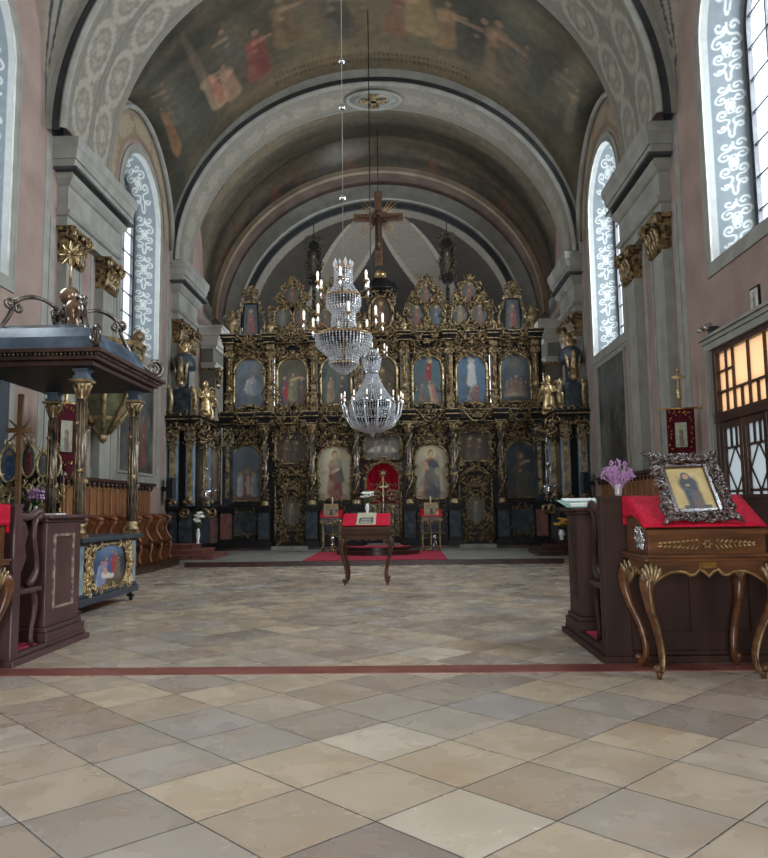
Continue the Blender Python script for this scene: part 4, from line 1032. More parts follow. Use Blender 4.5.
# --- deacons' doors
for s in (-1, 1):
    X = s * 2.49; m = MB(); o = arch_outline(.86, 1.6, .42, 14); m.prism([(X + x, zz(.22) + z) for x, z in o], .0, .05, 'y')
    d = m.build('side_door', 'ebony', IC)
    m = MB(); m.tube([(X + x * 1.02, -.06, zz(.22) + z) for x, z in o], .032, 5)
    rocaille(m, X, zz(.28), .78, 1.7, -.03, 84, 57, .02, lambda x, z: (x / .26) ** 2 + ((z - .82) / .42) ** 2 > 1.1, .1); m.tube([(X + .25 * math.cos(a), -.05, zz(1.1) + .4 * math.sin(a)) for a in np.linspace(0, 2 * PI, 25)], .022, 5)
    for e in (-1, 1): m.tube([(X + e * x, -.1, zz(z)) for x, z in bez((.42, 1.95), (.3, 2.2), (.15, 2.0), (0, 2.32), 9)], [.02, .04, .045, .04, .04, .04, .04, .035, .03], 5)
    m.build('carving', 'gilt_old', d)
    g = MB(); C = art(0, 70 + s, (86, 80, 66), (66, 62, 54), [(.5, .1, .74, (130, 122, 102), (90, 86, 76), (150, 130, 80))], 24, 34, .65); g.M = Matrix.Translation((X, 0, 0)); oval_grid(g, C, .23, .38, -.035, zz(1.1)); g.build('oval_icon', 'icon_paint', d, fix=False)
    m = MB(); m.box(X - .48, X + .48, -.4, .05, zz(.1), zz(.2)); m.build('door_step', 'platform_stone', d)
# --- panels under the icons
for x, w in ((-3.72, .78), (3.72, .78), (-1.31, .84), (1.31, .84)):
    m = MB(); m.box(x - w / 2, x + w / 2, -.14, .1, zz(.17), zz(1.28)); m.box(x - w / 2 - .02, x + w / 2 + .02, -.2, .1, zz(1.28), zz(1.36)); p = m.build('dado_panel', 'ebony', IC, bevel=.008)
    m = MB(); m.box(x - w * .4, x + w * .4, -.155, -.13, zz(.5), zz(1.12)); m.build('marbled_panel', 'blue_marbled', p)
    m = MB()
    for z in (.5, 1.12): m.tube([(x + t * w * .42, -.16, zz(z + .02 * math.sin(t * 20))) for t in np.linspace(-1, 1, 14)], .018, 4)
    rocaille(m, x, zz(.42), w * .9, .8, -.15, 12, int(90 + x * 3), .015, lambda a, b: a > w * .34 or b < .12 or b > .66, .07); m.build('carving', 'gilt_old', p)
# --- angled end bays next to the side piers
for s in (-1, 1):
    M = Matrix.Translation((s * 4.42, -.05, 0)) @ Matrix.Rotation(-s * .35, 4, 'Z')
    m = MB(); m.M = M; m.box(*sorted((0, s * .62)), .0, .12, zz(.1), zz(3.5)); m.box(*sorted((-s * .02, s * .66)), -.1, .14, zz(1.24), zz(1.32)); m.box(*sorted((-s * .02, s * .66)), -.08, .14, zz(3.42), zz(3.6)); p = m.build('end_bay', 'ebony', IC)
    m = MB(); m.M = M; m.box(*sorted((s * .06, s * .3)), -.03, .02, zz(.3), zz(1.18)); m.box(*sorted((s * .38, s * .58)), -.03, .02, zz(.3), zz(1.18)); m.build('red_panel', 'red_marble', p)
    g = MB(); g.M = M @ Matrix.Translation((s * .31, -.01, zz(1.42))); picture_grid(g, art(0, 80 + s, (122, 108, 82), (98, 86, 66), [(.5, .1, .74, (72, 62, 52), (104, 62, 48), (150, 130, 84))], 26, 46, .45), .48, 1.2, .3, -.012); g.build('icon', 'icon_paint', p, fix=False)
    m = MB(); m.M = M @ Matrix.Translation((s * .31, -.02, zz(1.42))); m.tube([(x, -.03, z) for x, z in arch_outline(.52, 1.2, .3, 14)], .026, 5); rocaille(m, 0, 0, .62, 2.0, -.02, 20, 83, .017, lambda x, z: z > 1.25 + .3 * (1 - x / .31), .09); m.build('frame', 'gilt', p)
# --- top tier
def medal_cluster(cx, seed, cols):
    m = MB()
    q = [(0, 7.12, .22, .3), (-.27, 6.47, .23, .32), (.27, 6.47, .23, .32)]
    def shape(x, z): return all(((x - a) / (rx + .02)) ** 2 + ((z + 5.95 - zc) / (rz + .02)) ** 2 > 1 for a, zc, rx, rz in q) and z < 1.75 - abs(x) * 1.6 and x < .62
    mm = MB()
    mm.prism([(cx - .5, zz(5.96)), (cx + .5, zz(5.96)), (cx + .46, zz(6.6)), (cx + .18, zz(7.3)), (cx - .18, zz(7.3)), (cx - .46, zz(6.6))], .04, .08, 'y'); p = mm.build('medallion_group', 'ebony', IC)
    rocaille(m, cx, zz(5.95), 1.25, 1.75, .0, 72, seed, .022, shape, .12, .07)
    for a, zc, rx, rz in q: m.tube([(cx + a + (rx + .02) * math.cos(t), -.03, zz(zc) + (rz + .02) * math.sin(t)) for t in np.linspace(0, 2 * PI, 21)], .032, 5)
    m.ball((cx, -.03, zz(7.5)), .07, 8, 5); m.build('carving', 'gilt_old', p)
    for i, (a, zc, rx, rz) in enumerate(q):
        g = MB(); g.M = Matrix.Translation((cx + a, 0, 0)); oval_grid(g, art(0, seed + i, (92, 90, 80), (74, 74, 70), [(.5, .08, .9, cols[i], None, (140, 120, 80))], 16, 20, .8), rx, rz, .0, zz(zc)); g.build('oval_icon', 'icon_paint', p, fix=False)
for cx, sd, cols in ((-2.46, 101, ((112, 76, 64), (104, 100, 88), (120, 70, 62))), (-1.26, 111, ((96, 82, 68), (112, 84, 72), (88, 94, 94))), (1.26, 121, ((112, 84, 68), (120, 76, 66), (80, 90, 102))), (2.46, 131, ((118, 76, 64), (132, 112, 88), (120, 90, 82)))):
    medal_cluster(cx, sd, cols)
# centre oval under a little gilt canopy
m = MB(); m.prism([(-.42, zz(5.96)), (.42, zz(5.96)), (.36, zz(7.2)), (-.36, zz(7.2))], .04, .08, 'y'); p = m.build('crowning_icon', 'ebony', IC)
g = MB(); oval_grid(g, art(0, 140, (84, 70, 54), (60, 52, 44), [(.5, .1, .8, (112, 84, 62), (84, 62, 50), (150, 120, 70))], 22, 30, .7), .3, .45, -.03, zz(6.55)); g.build('oval_icon', 'icon_paint', p, fix=False)
m = MB(); m.tube([(.33 * math.cos(t), -.06, zz(6.55) + .48 * math.sin(t)) for t in np.linspace(0, 2 * PI, 27)], .045, 6); rocaille(m, 0, zz(5.95), 1.2, 1.5, 0, 34, 141, .024, lambda x, z: (x / .4) ** 2 + ((z - .6) / .55) ** 2 > 1 and x < .62 - .25 * z, .12, .08); m.build('carving', 'gilt_old', p)
m = MB(); m.lathe([(.36, 0), (.4, .05), (.3, .1), (.33, .2), (.22, .3), (.16, .33)], (0, -.05, zz(7.2)), 14, sy=.6)
for s in (-1, 1): m.tube([(s * x, -.1, zz(z)) for x, z in bez((.1, 7.3), (.3, 7.5), (.5, 7.3), (.44, 7.08), 9)], .04, 5); m.tube([(s * x, -.1, zz(z)) for x, z in spiral((.44, 7.18), .1, -PI / 2, 1.2, s * -1, 10)], .028, 5)
m.build('canopy', 'ebony', p)
m = MB(); m.ball((0, -.08, zz(7.62)), .17, 12, 8, .75); m.build('canopy_dome', 'gilt_bright', p)
# outer standing panels and urns
for s in (-1, 1):
    X = s * 3.63
    m = MB(); m.prism([(X - .24, zz(5.96)), (X + .24, zz(5.96)), (X + .2, zz(6.9)), (X - .2, zz(6.9))], .0, .06, 'y'); p = m.build('crowning_panel', 'ebony', IC)
    g = MB(); P = np.zeros((20, 30, 3)); 
    for i in range(20):
        for j in range(30): P[i, j] = (X + (i / 19 - .5) * (.4 - .07 * j / 29), -.006, zz(6.02) + .84 * j / 29)
    g.grid(P, art(0, 150 + s, (74, 80, 82), (58, 62, 66), [(.5, .08, .8, (112, 96, 88), (140, 70, 64), (130, 120, 90))], 20, 30, .45), smooth=False); g.build('panel_icon', 'icon_paint', p, fix=False)
    m = MB()
    for e in (-1, 1):
        m.tube([(X + e * x, -.03, zz(z)) for x, z in bez((.2, 6.9), (.3, 6.6), (.45, 6.5), (.36, 6.0), 10)], [.03] * 6 + [.045, .04, .03, .02], 5)
        m.tube([(X + e * x, -.03, zz(z)) for x, z in spiral((.36, 6.12), .13, -PI / 2, 1.2, 1, 12)], .03, 5); m.tube([(X + e * x, -.03, zz(z)) for x, z in spiral((.32, 6.68), .1, PI / 2, 1.2, 1, 12)], .026, 5)
    m.box(X - .26, X + .26, -.05, .08, zz(6.9), zz(6.98)); rocaille(m, X, zz(6.98), .5, .4, .0, 12, 152, .022, lambda x, z: z < .4 - x, .1); m.build('carving', 'gilt_old', p)
    U = s * 4.15
    m = MB(); m.lathe([(.12, 0), (.12, .06), (.05, .1), (.05, .16), (.15, .28), (.17, .4), (.13, .48), (.08, .52), (.1, .58), (.06, .68), (.02, .76)], (U, -.05, zz(5.96)), 12)
    for e in (-1, 1): m.tube([(U + e * x, -.05, zz(z)) for x, z in bez((.14, 6.36), (.28, 6.4), (.28, 6.6), (.1, 6.55), 8)], .018, 5)
    m.build('urn', 'gilt', IC)
    for xx in (1.86,):                                       # tall dark framed icons standing above
        X = s * xx; m = MB(); m.box(X - .05, X + .05, -.05, .06, zz(5.96), zz(7.35)); m.prism([(X + x, zz(7.35) + z) for x, z in ((-.13, 0), (.13, 0), (.19, .25), (.19, 1.05), (.12, 1.25), (0, 1.33), (-.12, 1.25), (-.19, 1.05), (-.19, .25))], -.03, .03, 'y'); p = m.build('standing_panel', 'ebony', IC, bevel=.008)
        m = MB()
        rocaille(m, X, zz(7.3), .5, 1.45, -.03, 30, 160, .018, lambda x, z: x > .13 or z < .2 or z > 1.2, .07)
        for k in range(9): m.ball((X, -.06, zz(6.05 + k * .15)), .045, 6, 4)
        m.ball((X, 0, zz(8.74)), .06, 8, 5, 1.5); m.tube([(X, 0, zz(8.7)), (X, 0, zz(9.15))], .014, 5); m.build('carving', 'gilt_dark', p)
        g = MB(); g.M = Matrix.Translation((X, 0, 0)); oval_grid(g, art(0, 162, (50, 46, 42), (40, 38, 36), [(.5, .1, .76, (78, 66, 54), None, (110, 92, 56))], 12, 20, .5), .11, .36, -.036, zz(8.0)); g.build('oval_icon', 'icon_paint', p, fix=False)
    for xx, z in ((.62, 5.96), (3.06, 5.96)):
        m = MB(); m.lathe([(.09, 0), (.09, .05), (.04, .08), (.1, .18), (.11, .25), (.05, .32), (.03, .42)], (s * xx, -.08, zz(z)), 10); m.build('finial', 'gilt', IC)

# --- crucifix hanging above
cx = thing('crucifix', 'large dark wooden crucifix with gilt rays hanging over the altar screen', 'crucifix', (XC + .06, 20.55, 7.8))
m = MB(); m.box(-.10, .10, -.05, .05, 0, 2.08); m.box(-.68, .68, -.055, .045, 1.24, 1.46); m.box(-.11, .11, -.06, .05, 1.9, 2.1); m.build('cross', 'cross_wood', cx, bevel=.01)
m = MB(); m.tube([(0, -.07, .4), (.02, -.09, .65), (-.01, -.09, .85), (0, -.1, 1.05), (0, -.1, 1.27), (0, -.09, 1.37)], [.03, .04, .045, .06, .08, .05], 8)
for s in (-1, 1): m.tube([(0, -.09, 1.25), (s * .25, -.075, 1.31), (s * .52, -.07, 1.35), (s * .6, -.07, 1.35)], [.04, .03, .022, .02], 6)
m.ball((0, -.12, 1.45), .06, 8, 6, 1.2); m.build('corpus', 'walnut', cx)
m = MB()
for a0 in (45, 135, 225, 315):
    for d in (-14, -5, 5, 14):
        a = math.radians(a0 + d); L = .72 - .011 * abs(d); m.tube([(.14 * math.cos(a), 0, 1.35 + .14 * math.sin(a)), (L * math.cos(a), 0, 1.35 + L * math.sin(a))], [.02, .014], 4)
m.build('rays', 'gilt_edge', cx)
m = MB(); m.tube([(0, 0, 2.08), (0, 0, 3.9)], .012, 5); m.build('hanging_rod', 'iron', cx)
# ================================================================== THRONES BESIDE THE SCREEN, STEPS, LAMPS
def angel(name, parent, M, s=1.0, mat='gilt_bright'):
    """small gilded winged figure, one continuous robed body"""
    m = MB(); m.M = M @ Matrix.Scale(s, 4)
    m.lathe([(.20, 0), (.22, .04), (.19, .2), (.17, .38), (.13, .52), (.15, .6), (.17, .72), (.13, .8), (.06, .84), (.05, .88), (.085, .93), (.1, 1.0), (.085, 1.08), (.03, 1.13)], n=12, sy=.8)
    for e in (-1, 1): m.tube([(e * .15, 0, .74), (e * .26, -.06, .6), (e * .18, -.2, .56), (e * .08, -.26, .66)], [.06, .05, .04, .03], 6)
    b = m.build(name, mat, parent)
    m = MB(); m.M = M @ Matrix.Scale(s, 4)
    for e in (-1, 1):
        for k in range(5): m.tube([(e * .05, .1, .72), (e * (.2 + .05 * k), .16, .95 - .1 * k), (e * (.36 + .02 * k), .14, .9 - .2 * k)], [.04, .05, .012], 5, flat=.4)
    m.build('wing', mat, b)
    return b
def throne(s, nm):
    """canopied carved seat built against the rear pier; local x points away from the wall"""
    X = XC + s * (HW - .01); t = thing('canopied_throne', 'dark gilded throne with domed canopy, ' + nm, 'throne', (X, 18.75, .1))
    K = -s; z = lambda v: v - .1
    def B(m, x0, x1, y0, y1, a, b): m.box(*sorted((K * x0, K * x1)), y0, y1, z(a), z(b))
    m = MB(); B(m, .0, .78, .0, 1.6, .1, .3); B(m, .05, .72, .06, 1.5, .3, 1.2); B(m, .0, .78, .0, 1.6, 1.2, 1.28); m.build('pedestal', 'ebony', t, bevel=.01)
    m = MB(); B(m, .34, .66, .03, .1, .34, 1.15); B(m, .08, .28, .03, .1, .34, 1.15); B(m, .70, .74, .2, 1.4, .34, 1.15); m.build('marbled_panel', 'blue_marbled', t)
    m = MB(); B(m, .0, .6, .6, 1.55, 1.28, 3.2); m.build('back_panel', 'ebony', t)
    for x, y in ((.17, .12), (.58, .12), (.66, 1.3)):
        m = MB(); B(m, x - .1, x + .1, y - .06, y + .1, 1.28, 3.12); p = m.build('column', 'pale_blue', t, bevel=.01)
        m = MB(); B(m, x - .055, x + .055, y - .075, y - .05, 1.5, 2.85); m.build('gilded_face', 'gilt_bright', p)
        m = MB(); m.ball((K * x, y - .09, z(1.45)), .09, 8, 6); m.ball((K * x - .06, y - .08, z(1.36)), .06, 8, 5); m.ball((K * x + .06, y - .08, z(1.36)), .06, 8, 5); rocaille(m, K * x, z(2.8), .24, .36, y - .08, 10, 31, .016, None, .07); B(m, x - .13, x + .13, y - .1, y + .12, 3.1, 3.16); m.build('capital', 'gilt', p)
    m = MB()
    for a, b, q in ((3.16, 3.24, .0), (3.24, 3.36, .05), (3.36, 3.44, .1), (3.44, 3.5, .14)): B(m, 0, .74 + q, -q, 1.6, a, b)
    c = m.build('cornice', 'ebony', t, bevel=.008)
    m = MB(); B(m, 0, .745, -.01, 1.61, 3.2, 3.23); B(m, 0, .86, -.12, 1.61, 3.4, 3.43); m.build('gilt_fillet', 'gilt', c)
    # upper stage: box with scroll feet, shell canopy, crown
    m = MB(); B(m, .12, .55, .1, .5, 3.5, 4.2); m.build('upper_stage', 'blue_marbled', t, bevel=.03)
    m = MB()
    for x in (.06, .66):
        m.tube([(K * x, .05, z(v)) for x_, v in [(0, 3.52)]] + [(K * (x + .06 * math.sin(q * 3)), .04 - .06 * math.sin(q * 2), z(3.55 + .65 * q)) for q in np.linspace(0, 1, 9)], .06, 6)
        m.tube([(K * x + a, .0, z(b)) for a, b in spiral((0, 4.16), .1, PI / 2, 1.2, 1, 10)], .03, 5)
    m.build('scroll_foot', 'gilt', t)
    m = MB(); B(m, .0, .42, .45, .6, 3.5, 4.9); m.lathe([(.3, 0), (.31, .12), (.27, .26), (.18, .38), (.1, .42)], (K * .32, .35, z(4.72)), 14, smooth=True); m.build('canopy_dome', 'grey_box', t)
    m = MB(); m.lathe([(.1, 0), (.14, .03), (.12, .08), (.16, .18), (.05, .26), (.03, .34)], (K * .32, .35, z(5.12)), 10)
    for k in range(6): a = k * PI / 3; m.tube([(K * .32 + .12 * math.cos(a), .35 + .12 * math.sin(a), z(5.2)), (K * .32 + .17 * math.cos(a), .35 + .17 * math.sin(a), z(5.36)), (K * .32, .35, z(5.5))], .02, 4)
    m.build('crown', 'gilt_bright', t)
    m = MB()
    for e in (-1, 0, 1): m.tube([(K * .32 + e * .1, .1, z(4.3)), (K * .32 + e * .16, .06, z(4.8)), (K * .32 + e * .2, .08, z(5.0 - abs(e) * .1))], [.03, .04, .008], 5)
    m.ball((K * .32, .06, z(4.32)), .1, 10, 6); m.tube([(K * .32, .05, z(4.4)), (K * .32, .05, z(5.0))], [.09, .05], 8); m.build('pinnacle', 'gilt', t)
    angel('angel', t, Matrix.Translation((K * .95, .1, z(3.5))) @ Matrix.Rotation(K * .5, 4, 'Z'), .78)
    angel('angel', t, Matrix.Translation((K * .85, 1.0, z(3.5))) @ Matrix.Rotation(K * .5, 4, 'Z'), .6, 'gilt')
    m = MB(); rocaille(m, K * .5, z(2.7), 1.0, .9, .0, 26, 33, .02, lambda x, zq: zq > .45 or x > .36, .11)
    for x, y, zc, r_ in ((.95, .1, 3.2, .13), (1.0, .5, 3.1, .12), (1.02, .9, 3.15, .12), (.9, .05, 2.9, .1), (.98, .5, 2.85, .09)):
        m.tube([(K * (x + p_), y - .02 * i, z(zc + q_)) for i, (p_, q_) in enumerate(spiral((0, 0), r_, PI / 2, 1.3, -1, 13))], [.016 + .02 * math.sin(PI * i / 12) for i in range(13)], 6)
    for x, y in ((.95, .1), (1.0, .6), (.5, -.05)):
        m.tube([(K * (x + p_), y, z(1.12 + q_)) for p_, q_ in spiral((0, 0), .13, PI, 1.25, 1, 14)], [.03 + .02 * math.sin(PI * i / 13) for i in range(14)], 6); m.ball((K * x, y - .03, z(1.38)), .06, 8, 5)
    m.build('carving', 'gilt_old', t)
    return t
throne(-1, 'beyond the choir stalls on the pulpit wall'); throne(1, 'in the corner on the glazed door wall')
def speaker(s, nm):
    X = XC + s * (HW - .02); t = thing('loudspeaker', 'slim dark grey loudspeaker beside the throne, ' + nm, 'loudspeaker', (X, 18.5, 1.45)); K = -s
    m = MB(); m.box(*sorted((K * .12, K * .3)), -.12, .12, 0, .52); m.build('cabinet', 'grey_box', t, bevel=.012)
    m = MB(); m.box(*sorted((K * .14, K * .28)), -.126, -.12, .03, .49); m.build('grille', 'iron', t)
    m = MB(); m.box(*sorted((0, K * .13)), -.03, .03, .2, .3); m.build('bracket', 'iron', t)
speaker(-1, 'painted wall behind the choir stalls'); speaker(1, 'wall with the glazed door')
# --- marble steps
def steps(s, nm, mat):
    X = XC + s * 3.55; t = thing('marble_steps', 'small flight of steps before the throne, ' + nm, 'steps', (X, 17.6, .1)); K = s
    for k, (w, d, z0, z1) in enumerate(((1.5, 1.5, 0, .1), (1.2, 1.15, .1, .2), (.9, .8, .2, .31))):
        m = MB(); m.box(*sorted((K * (1.5 - w), K * 1.5)), -d / 2 + (1.5 - d) * .3, d / 2 + (1.5 - d) * .3, z0, z1 - .03); m.box(*sorted((K * (1.5 - w - .03), K * 1.5)), -d / 2 - .03 + (1.5 - d) * .3, d / 2 + (1.5 - d) * .3, z1 - .03, z1); m.build('step', mat, t, bevel=.006)
    return t
steps(-1, 'under the lily vase', 'red_marble'); steps(1, 'under the yellow potted flowers', 'walnut')
def flower_vase(name, label, cat, loc, h, rv, mats, n=9, spread=.1, seed=1, bloom=.035):
    t = thing(name, label, cat, loc); q = random.Random(seed)
    m = MB(); m.lathe([(rv * .7, 0), (rv * .75, .01), (rv * .5, h * .12), (rv, h * .35), (rv * .9, h * .5), (rv * .55, h * .62), (rv * .8, h * .68)], n=12); m.build('vase', mats[0], t)
    st = MB(); bl = MB(); lf = MB()
    for k in range(n):
        a = 2.4 * k; r = spread * (.3 + .7 * q.random()); z = h * (.95 + .5 * q.random())
        p = (r * math.cos(a), r * math.sin(a), z); st.tube([(0, 0, h * .6), (p[0] * .4, p[1] * .4, h * .85), p], .004, 4)
        for j in range(5):
            b = j * 1.257 + k; bl.tube([p, (p[0] + bloom * math.cos(b), p[1] + bloom * math.sin(b), z + bloom * .5), (p[0] + bloom * 1.3 * math.cos(b), p[1] + bloom * 1.3 * math.sin(b), z + bloom * .1)], [bloom * .2, bloom * .5, bloom * .1], 4)
        lf.tube([(0, 0, h * .65), (r * .8 * math.cos(a + 1), r * .8 * math.sin(a + 1), h * .9), (r * 1.3 * math.cos(a + 1), r * 1.3 * math.sin(a + 1), h * .85)], [.005, .016, .002], 4, flat=.3)
    st.build('stem', mats[2], t); bl.build('blossom', mats[1], t); lf.build('leaf', mats[2], t)
    return t
flower_vase('lily_vase', 'white lilies in a glass vase on the reddish steps', 'flowers', (XC - 4.1, 17.75, .412), .5, .05, ('porcelain', 'white_petal', 'leaf_green'), 7, .1, 3, .06)
pmat('yellow_petal', (190, 130, 40), (226, 186, 90), .7, scale=30)
flower_vase('flower_pot', 'pot of yellow and orange flowers on the dark steps', 'flowers', (XC + 4.2, 17.65, .412), .32, .08, ('porcelain', 'yellow_petal', 'leaf_green'), 14, .14, 4, .05)
# --- hanging silver lamps
def lamp(s, nm, x):
    t = thing('hanging_lamp', 'hanging silver oil lamp before the throne, ' + nm, 'hanging lamp', (x, 18.3, 1.35))
    m = MB(); m.lathe([(.01, 0), (.05, .04), (.12, .12), (.15, .2), (.13, .24), (.17, .28)], n=14); m.build('bowl', 'silver', t)
    m = MB()
    for k in range(3):
        a = k * 2.094; m.tube([(.15 * math.cos(a), .15 * math.sin(a), .27), (.03 * math.cos(a), .03 * math.sin(a), .8)], .008, 4)
        m.tube([(.15 * math.cos(a) + u_, .15 * math.sin(a), z_ + .28) for u_, z_ in spiral((.03, 0), .06, 0, 1, 1, 8)], .014, 4)
    m.tube([(0, 0, .8), (0, 0, 1.5)], .008, 4); m.lathe([(.01, .76), (.07, .78), (.05, .83), (.01, .86)], n=10); m.build('chain', 'silver', t)
    m = MB(); m.tube([(0, 0, 1.5), (s * .25, .2, 1.6), (s * .46, .5, 1.5)], .016, 5); m.build('bracket', 'gilt', t)
lamp(-1, 'by the choir stalls', -4.72); lamp(1, 'above the open white book', 3.40)

# ================================================================== BEFORE THE SCREEN
cu = MB(); P = np.zeros((30, 12, 3))
for i in range(30):
    for j in range(12): P[i, j] = (-.5 + i / 29, .02 * math.sin(i * 1.4) * (1 - .3 * j / 11), 1.2 * j / 11)
cu.grid(P); tag(cu.build('curtain', 'red_cloth', loc=(XC, 21.25, 1.3), fix=False), 'bright red curtain hanging behind the openwork holy doors', 'curtain')
m = MB(); m.box(-1.5, 1.5, -1.65, 1.55, 0, .012); tag(m.build('carpet', 'red_carpet', loc=(XC + .03, 17.7, .1)), 'red carpet laid on the platform before the holy doors', 'carpet')
t = thing('ambo', 'low rounded dark wood step topped with red carpet before the holy doors', 'step', (XC + .02, 18.05, .113))
for r, z0, z1 in ((.98, 0, .09), (.78, .09, .17)):
    m = MB(); m.lathe([(r, z0), (r, z1 - .02), (r + .02, z1 - .02), (r + .02, z1)], (0, .3, 0), 40, PI, 2 * PI, smooth=False); m.add([((r + .02) * math.cos(PI + PI * k / 40), .3 + (r + .02) * math.sin(PI + PI * k / 40), z1) for k in range(41)], [tuple(range(41))]); m.build('step', 'walnut', t)
m = MB(); m.prism([(.76 * math.cos(PI + PI * k / 40), .3 + .76 * math.sin(PI + PI * k / 40)) for k in range(41)], .17, .18, 'z'); m.build('carpet_cover', 'red_carpet', t)

def cabriole(m, x, y, z1, fx, fy, bulge=.07, r0=.035, r1=.017, foot=.03):
    """S-shaped leg; (fx, fy) outward direction"""
    P = [(x, y, z1), (x + fx * bulge * .5, y + fy * bulge * .5, z1 - .05), (x + fx * bulge, y + fy * bulge, z1 - .16 * z1), (x + fx * bulge * .7, y + fy * bulge * .7, z1 * .64), (x - fx * bulge * .15, y - fy * bulge * .15, z1 * .42), (x - fx * bulge * .6, y - fy * bulge * .6, z1 * .22), (x - fx * bulge * .5, y - fy * bulge * .5, z1 * .09), (x - fx * bulge * .1, y - fy * bulge * .1, .03)]
    Q = []
    for i in range(len(P) - 1):
        a, b, c, d = (Vector(P[max(0, i - 1)]), Vector(P[i]), Vector(P[i + 1]), Vector(P[min(len(P) - 1, i + 2)]))
        for k in range(4):
            u = k / 4; Q.append(.5 * ((2 * b) + (c - a) * u + (2 * a - 5 * b + 4 * c - d) * u * u + (3 * b - a - 3 * c + d) * u ** 3))
    Q.append(Vector(P[-1])); n = len(Q); R = [r0 * (1 - i / n) + r1 * i / n + (r0 * .5 * math.exp(-((i / n - .22) / .12) ** 2)) for i in range(n)]
    m.tube(Q, R, 8); m.ball((Q[-1].x + fx * .012, Q[-1].y + fy * .012, .07), foot * 1.1, 8, 6, .8); m.lathe([(.016, 0), (.02, .06)], (Q[-1].x, Q[-1].y, 0), 8)
    return Q
def analogion(name, label, loc, rz, w, d, ztab, zf, zb, mats, scallop=True, plaque=False):
    """icon table: cabriole legs, scalloped apron, sloped desk box; local origin at floor centre"""
    t = thing(name, label, 'icon table', loc, rz)
    for sx in (-1, 1):
        for sy in (-1, 1):
            m = MB(); Q = cabriole(m, sx * (w / 2 - .05), sy * (d / 2 - .05), ztab - .03, sx * .75, sy * .66, .09 if plaque else .07, .04 if plaque else .034, .019)
            lg = m.build('leg', mats[0], t)
            if plaque:
                m = MB()
                if sy < 0: m.tube([(q.x, q.y - .036 - .02 * math.exp(-((i / len(Q) - .22) / .12) ** 2), q.z) for i, q in enumerate(Q[2:-3])], .010, 5)
                for k in range(5):
                    a = -.9 + .45 * k; m.tube([(Q[5].x, Q[5].y - .045, Q[5].z - .08), (Q[5].x + .06 * math.sin(a), Q[5].y - .06, Q[5].z + .05 * math.cos(a)), (Q[5].x + .08 * math.sin(a), Q[5].y - .05, Q[5].z + .09 * math.cos(a))], [.008, .018, .006], 5)
                m.build('acanthus', 'gilt', lg)
    def apron_poly(L):
        o = [(-L / 2, ztab), (L / 2, ztab)]
        for k in range(25):
            u = 1 - 2 * k / 24; au = abs(u); o.append((u * L / 2, ztab - .07 - .075 * (max(0, au - .62) / .38) ** 1.5 - .03 * math.exp(-((au - .3) / .09) ** 2) - .035 * math.exp(-(au / .07) ** 2) + .02 * math.exp(-((au - .14) / .06) ** 2)))
        return o
    ap = apron_poly(w - .06)
    m = MB(); m.prism(ap, -d / 2 + .01, -d / 2 + .035, 'y'); m.prism(ap, d / 2 - .035, d / 2 - .01, 'y')
    ap2 = apron_poly(d - .06)
    m.prism(ap2, -w / 2 + .01, -w / 2 + .035, 'x'); m.prism(ap2, w / 2 - .035, w / 2 - .01, 'x'); a = m.build('apron', mats[0], t)
    if plaque:
        m = MB(); m.tube([(x, -d / 2 + .004, z + .004) for x, z in ap[2:]], .011, 5); m.tube([(-w / 2 + .004, y, z + .004) for y, z in ap2[2:]], .011, 5); m.build('gilt_edge', 'gilt_edge', a)
    m = MB(); m.box(-w / 2 - .02, w / 2 + .02, -d / 2 - .02, d / 2 + .02, ztab, ztab + .025); m.box(-w / 2 - .03, w / 2 + .03, -d / 2 - .03, d / 2 + .03, ztab + .025, ztab + .045); m.build('table_top', mats[0], t, bevel=.006)
    z0 = ztab + .045
    m = MB(); m.prism([(-d / 2 + .01, z0), (d / 2 - .01, z0), (d / 2 - .01, zb), (d / 2 - .1, zb), (-d / 2 + .01, zf)], -w / 2 + .01, w / 2 - .01, 'x'); b = m.build('desk_box', mats[0], t, bevel=.004)
    m = MB(); m.box(-w / 2, w / 2, -d / 2 - .005, -d / 2 + .02, zf - .012, zf + .022); m.build('ledge', mats[0], b)
    if plaque:
        m = MB(); zc = (z0 + zf) / 2 - .005; y = -d / 2 + .006
        for e in (-1, 1):
            for k in range(9):
                x = e * (.05 + .03 * k)
                for v in (-1, 1): m.tube([(x, y, zc), (x + e * .02, y - .004, zc + v * .03 * (1 - k / 12)), (x + e * .042, y, zc + v * .026 * (1 - k / 12))], [.004, .011, .002], 4)
        for k in range(6): m.ball((.02 * math.cos(k * 1.047), y - .003, zc + .02 * math.sin(k * 1.047)), .014, 6, 4)
        m.build('inlay_garland', 'gilt_edge', b)
        m = MB(); x = -w / 2 + .006
        M0 = m.M; m.M = Matrix.Translation((x, 0, 0)) @ Matrix.Rotation(-PI / 2, 4, 'Z')
        rocaille(m, .02, z0 + .03, .3, .2, 0, 26, 5, .007, lambda x, z: z < .05 + .15 * (1 - x / .2), .045, .006, mirror=False); m.M = M0; m.build('side_inlay', 'silver', b)
        m = MB(); m.box(-.055, .055, -d / 2 + .002, -d / 2 + .012, ztab - .045, ztab - .006); m.build('name_plate', 'brass', a)
    return t
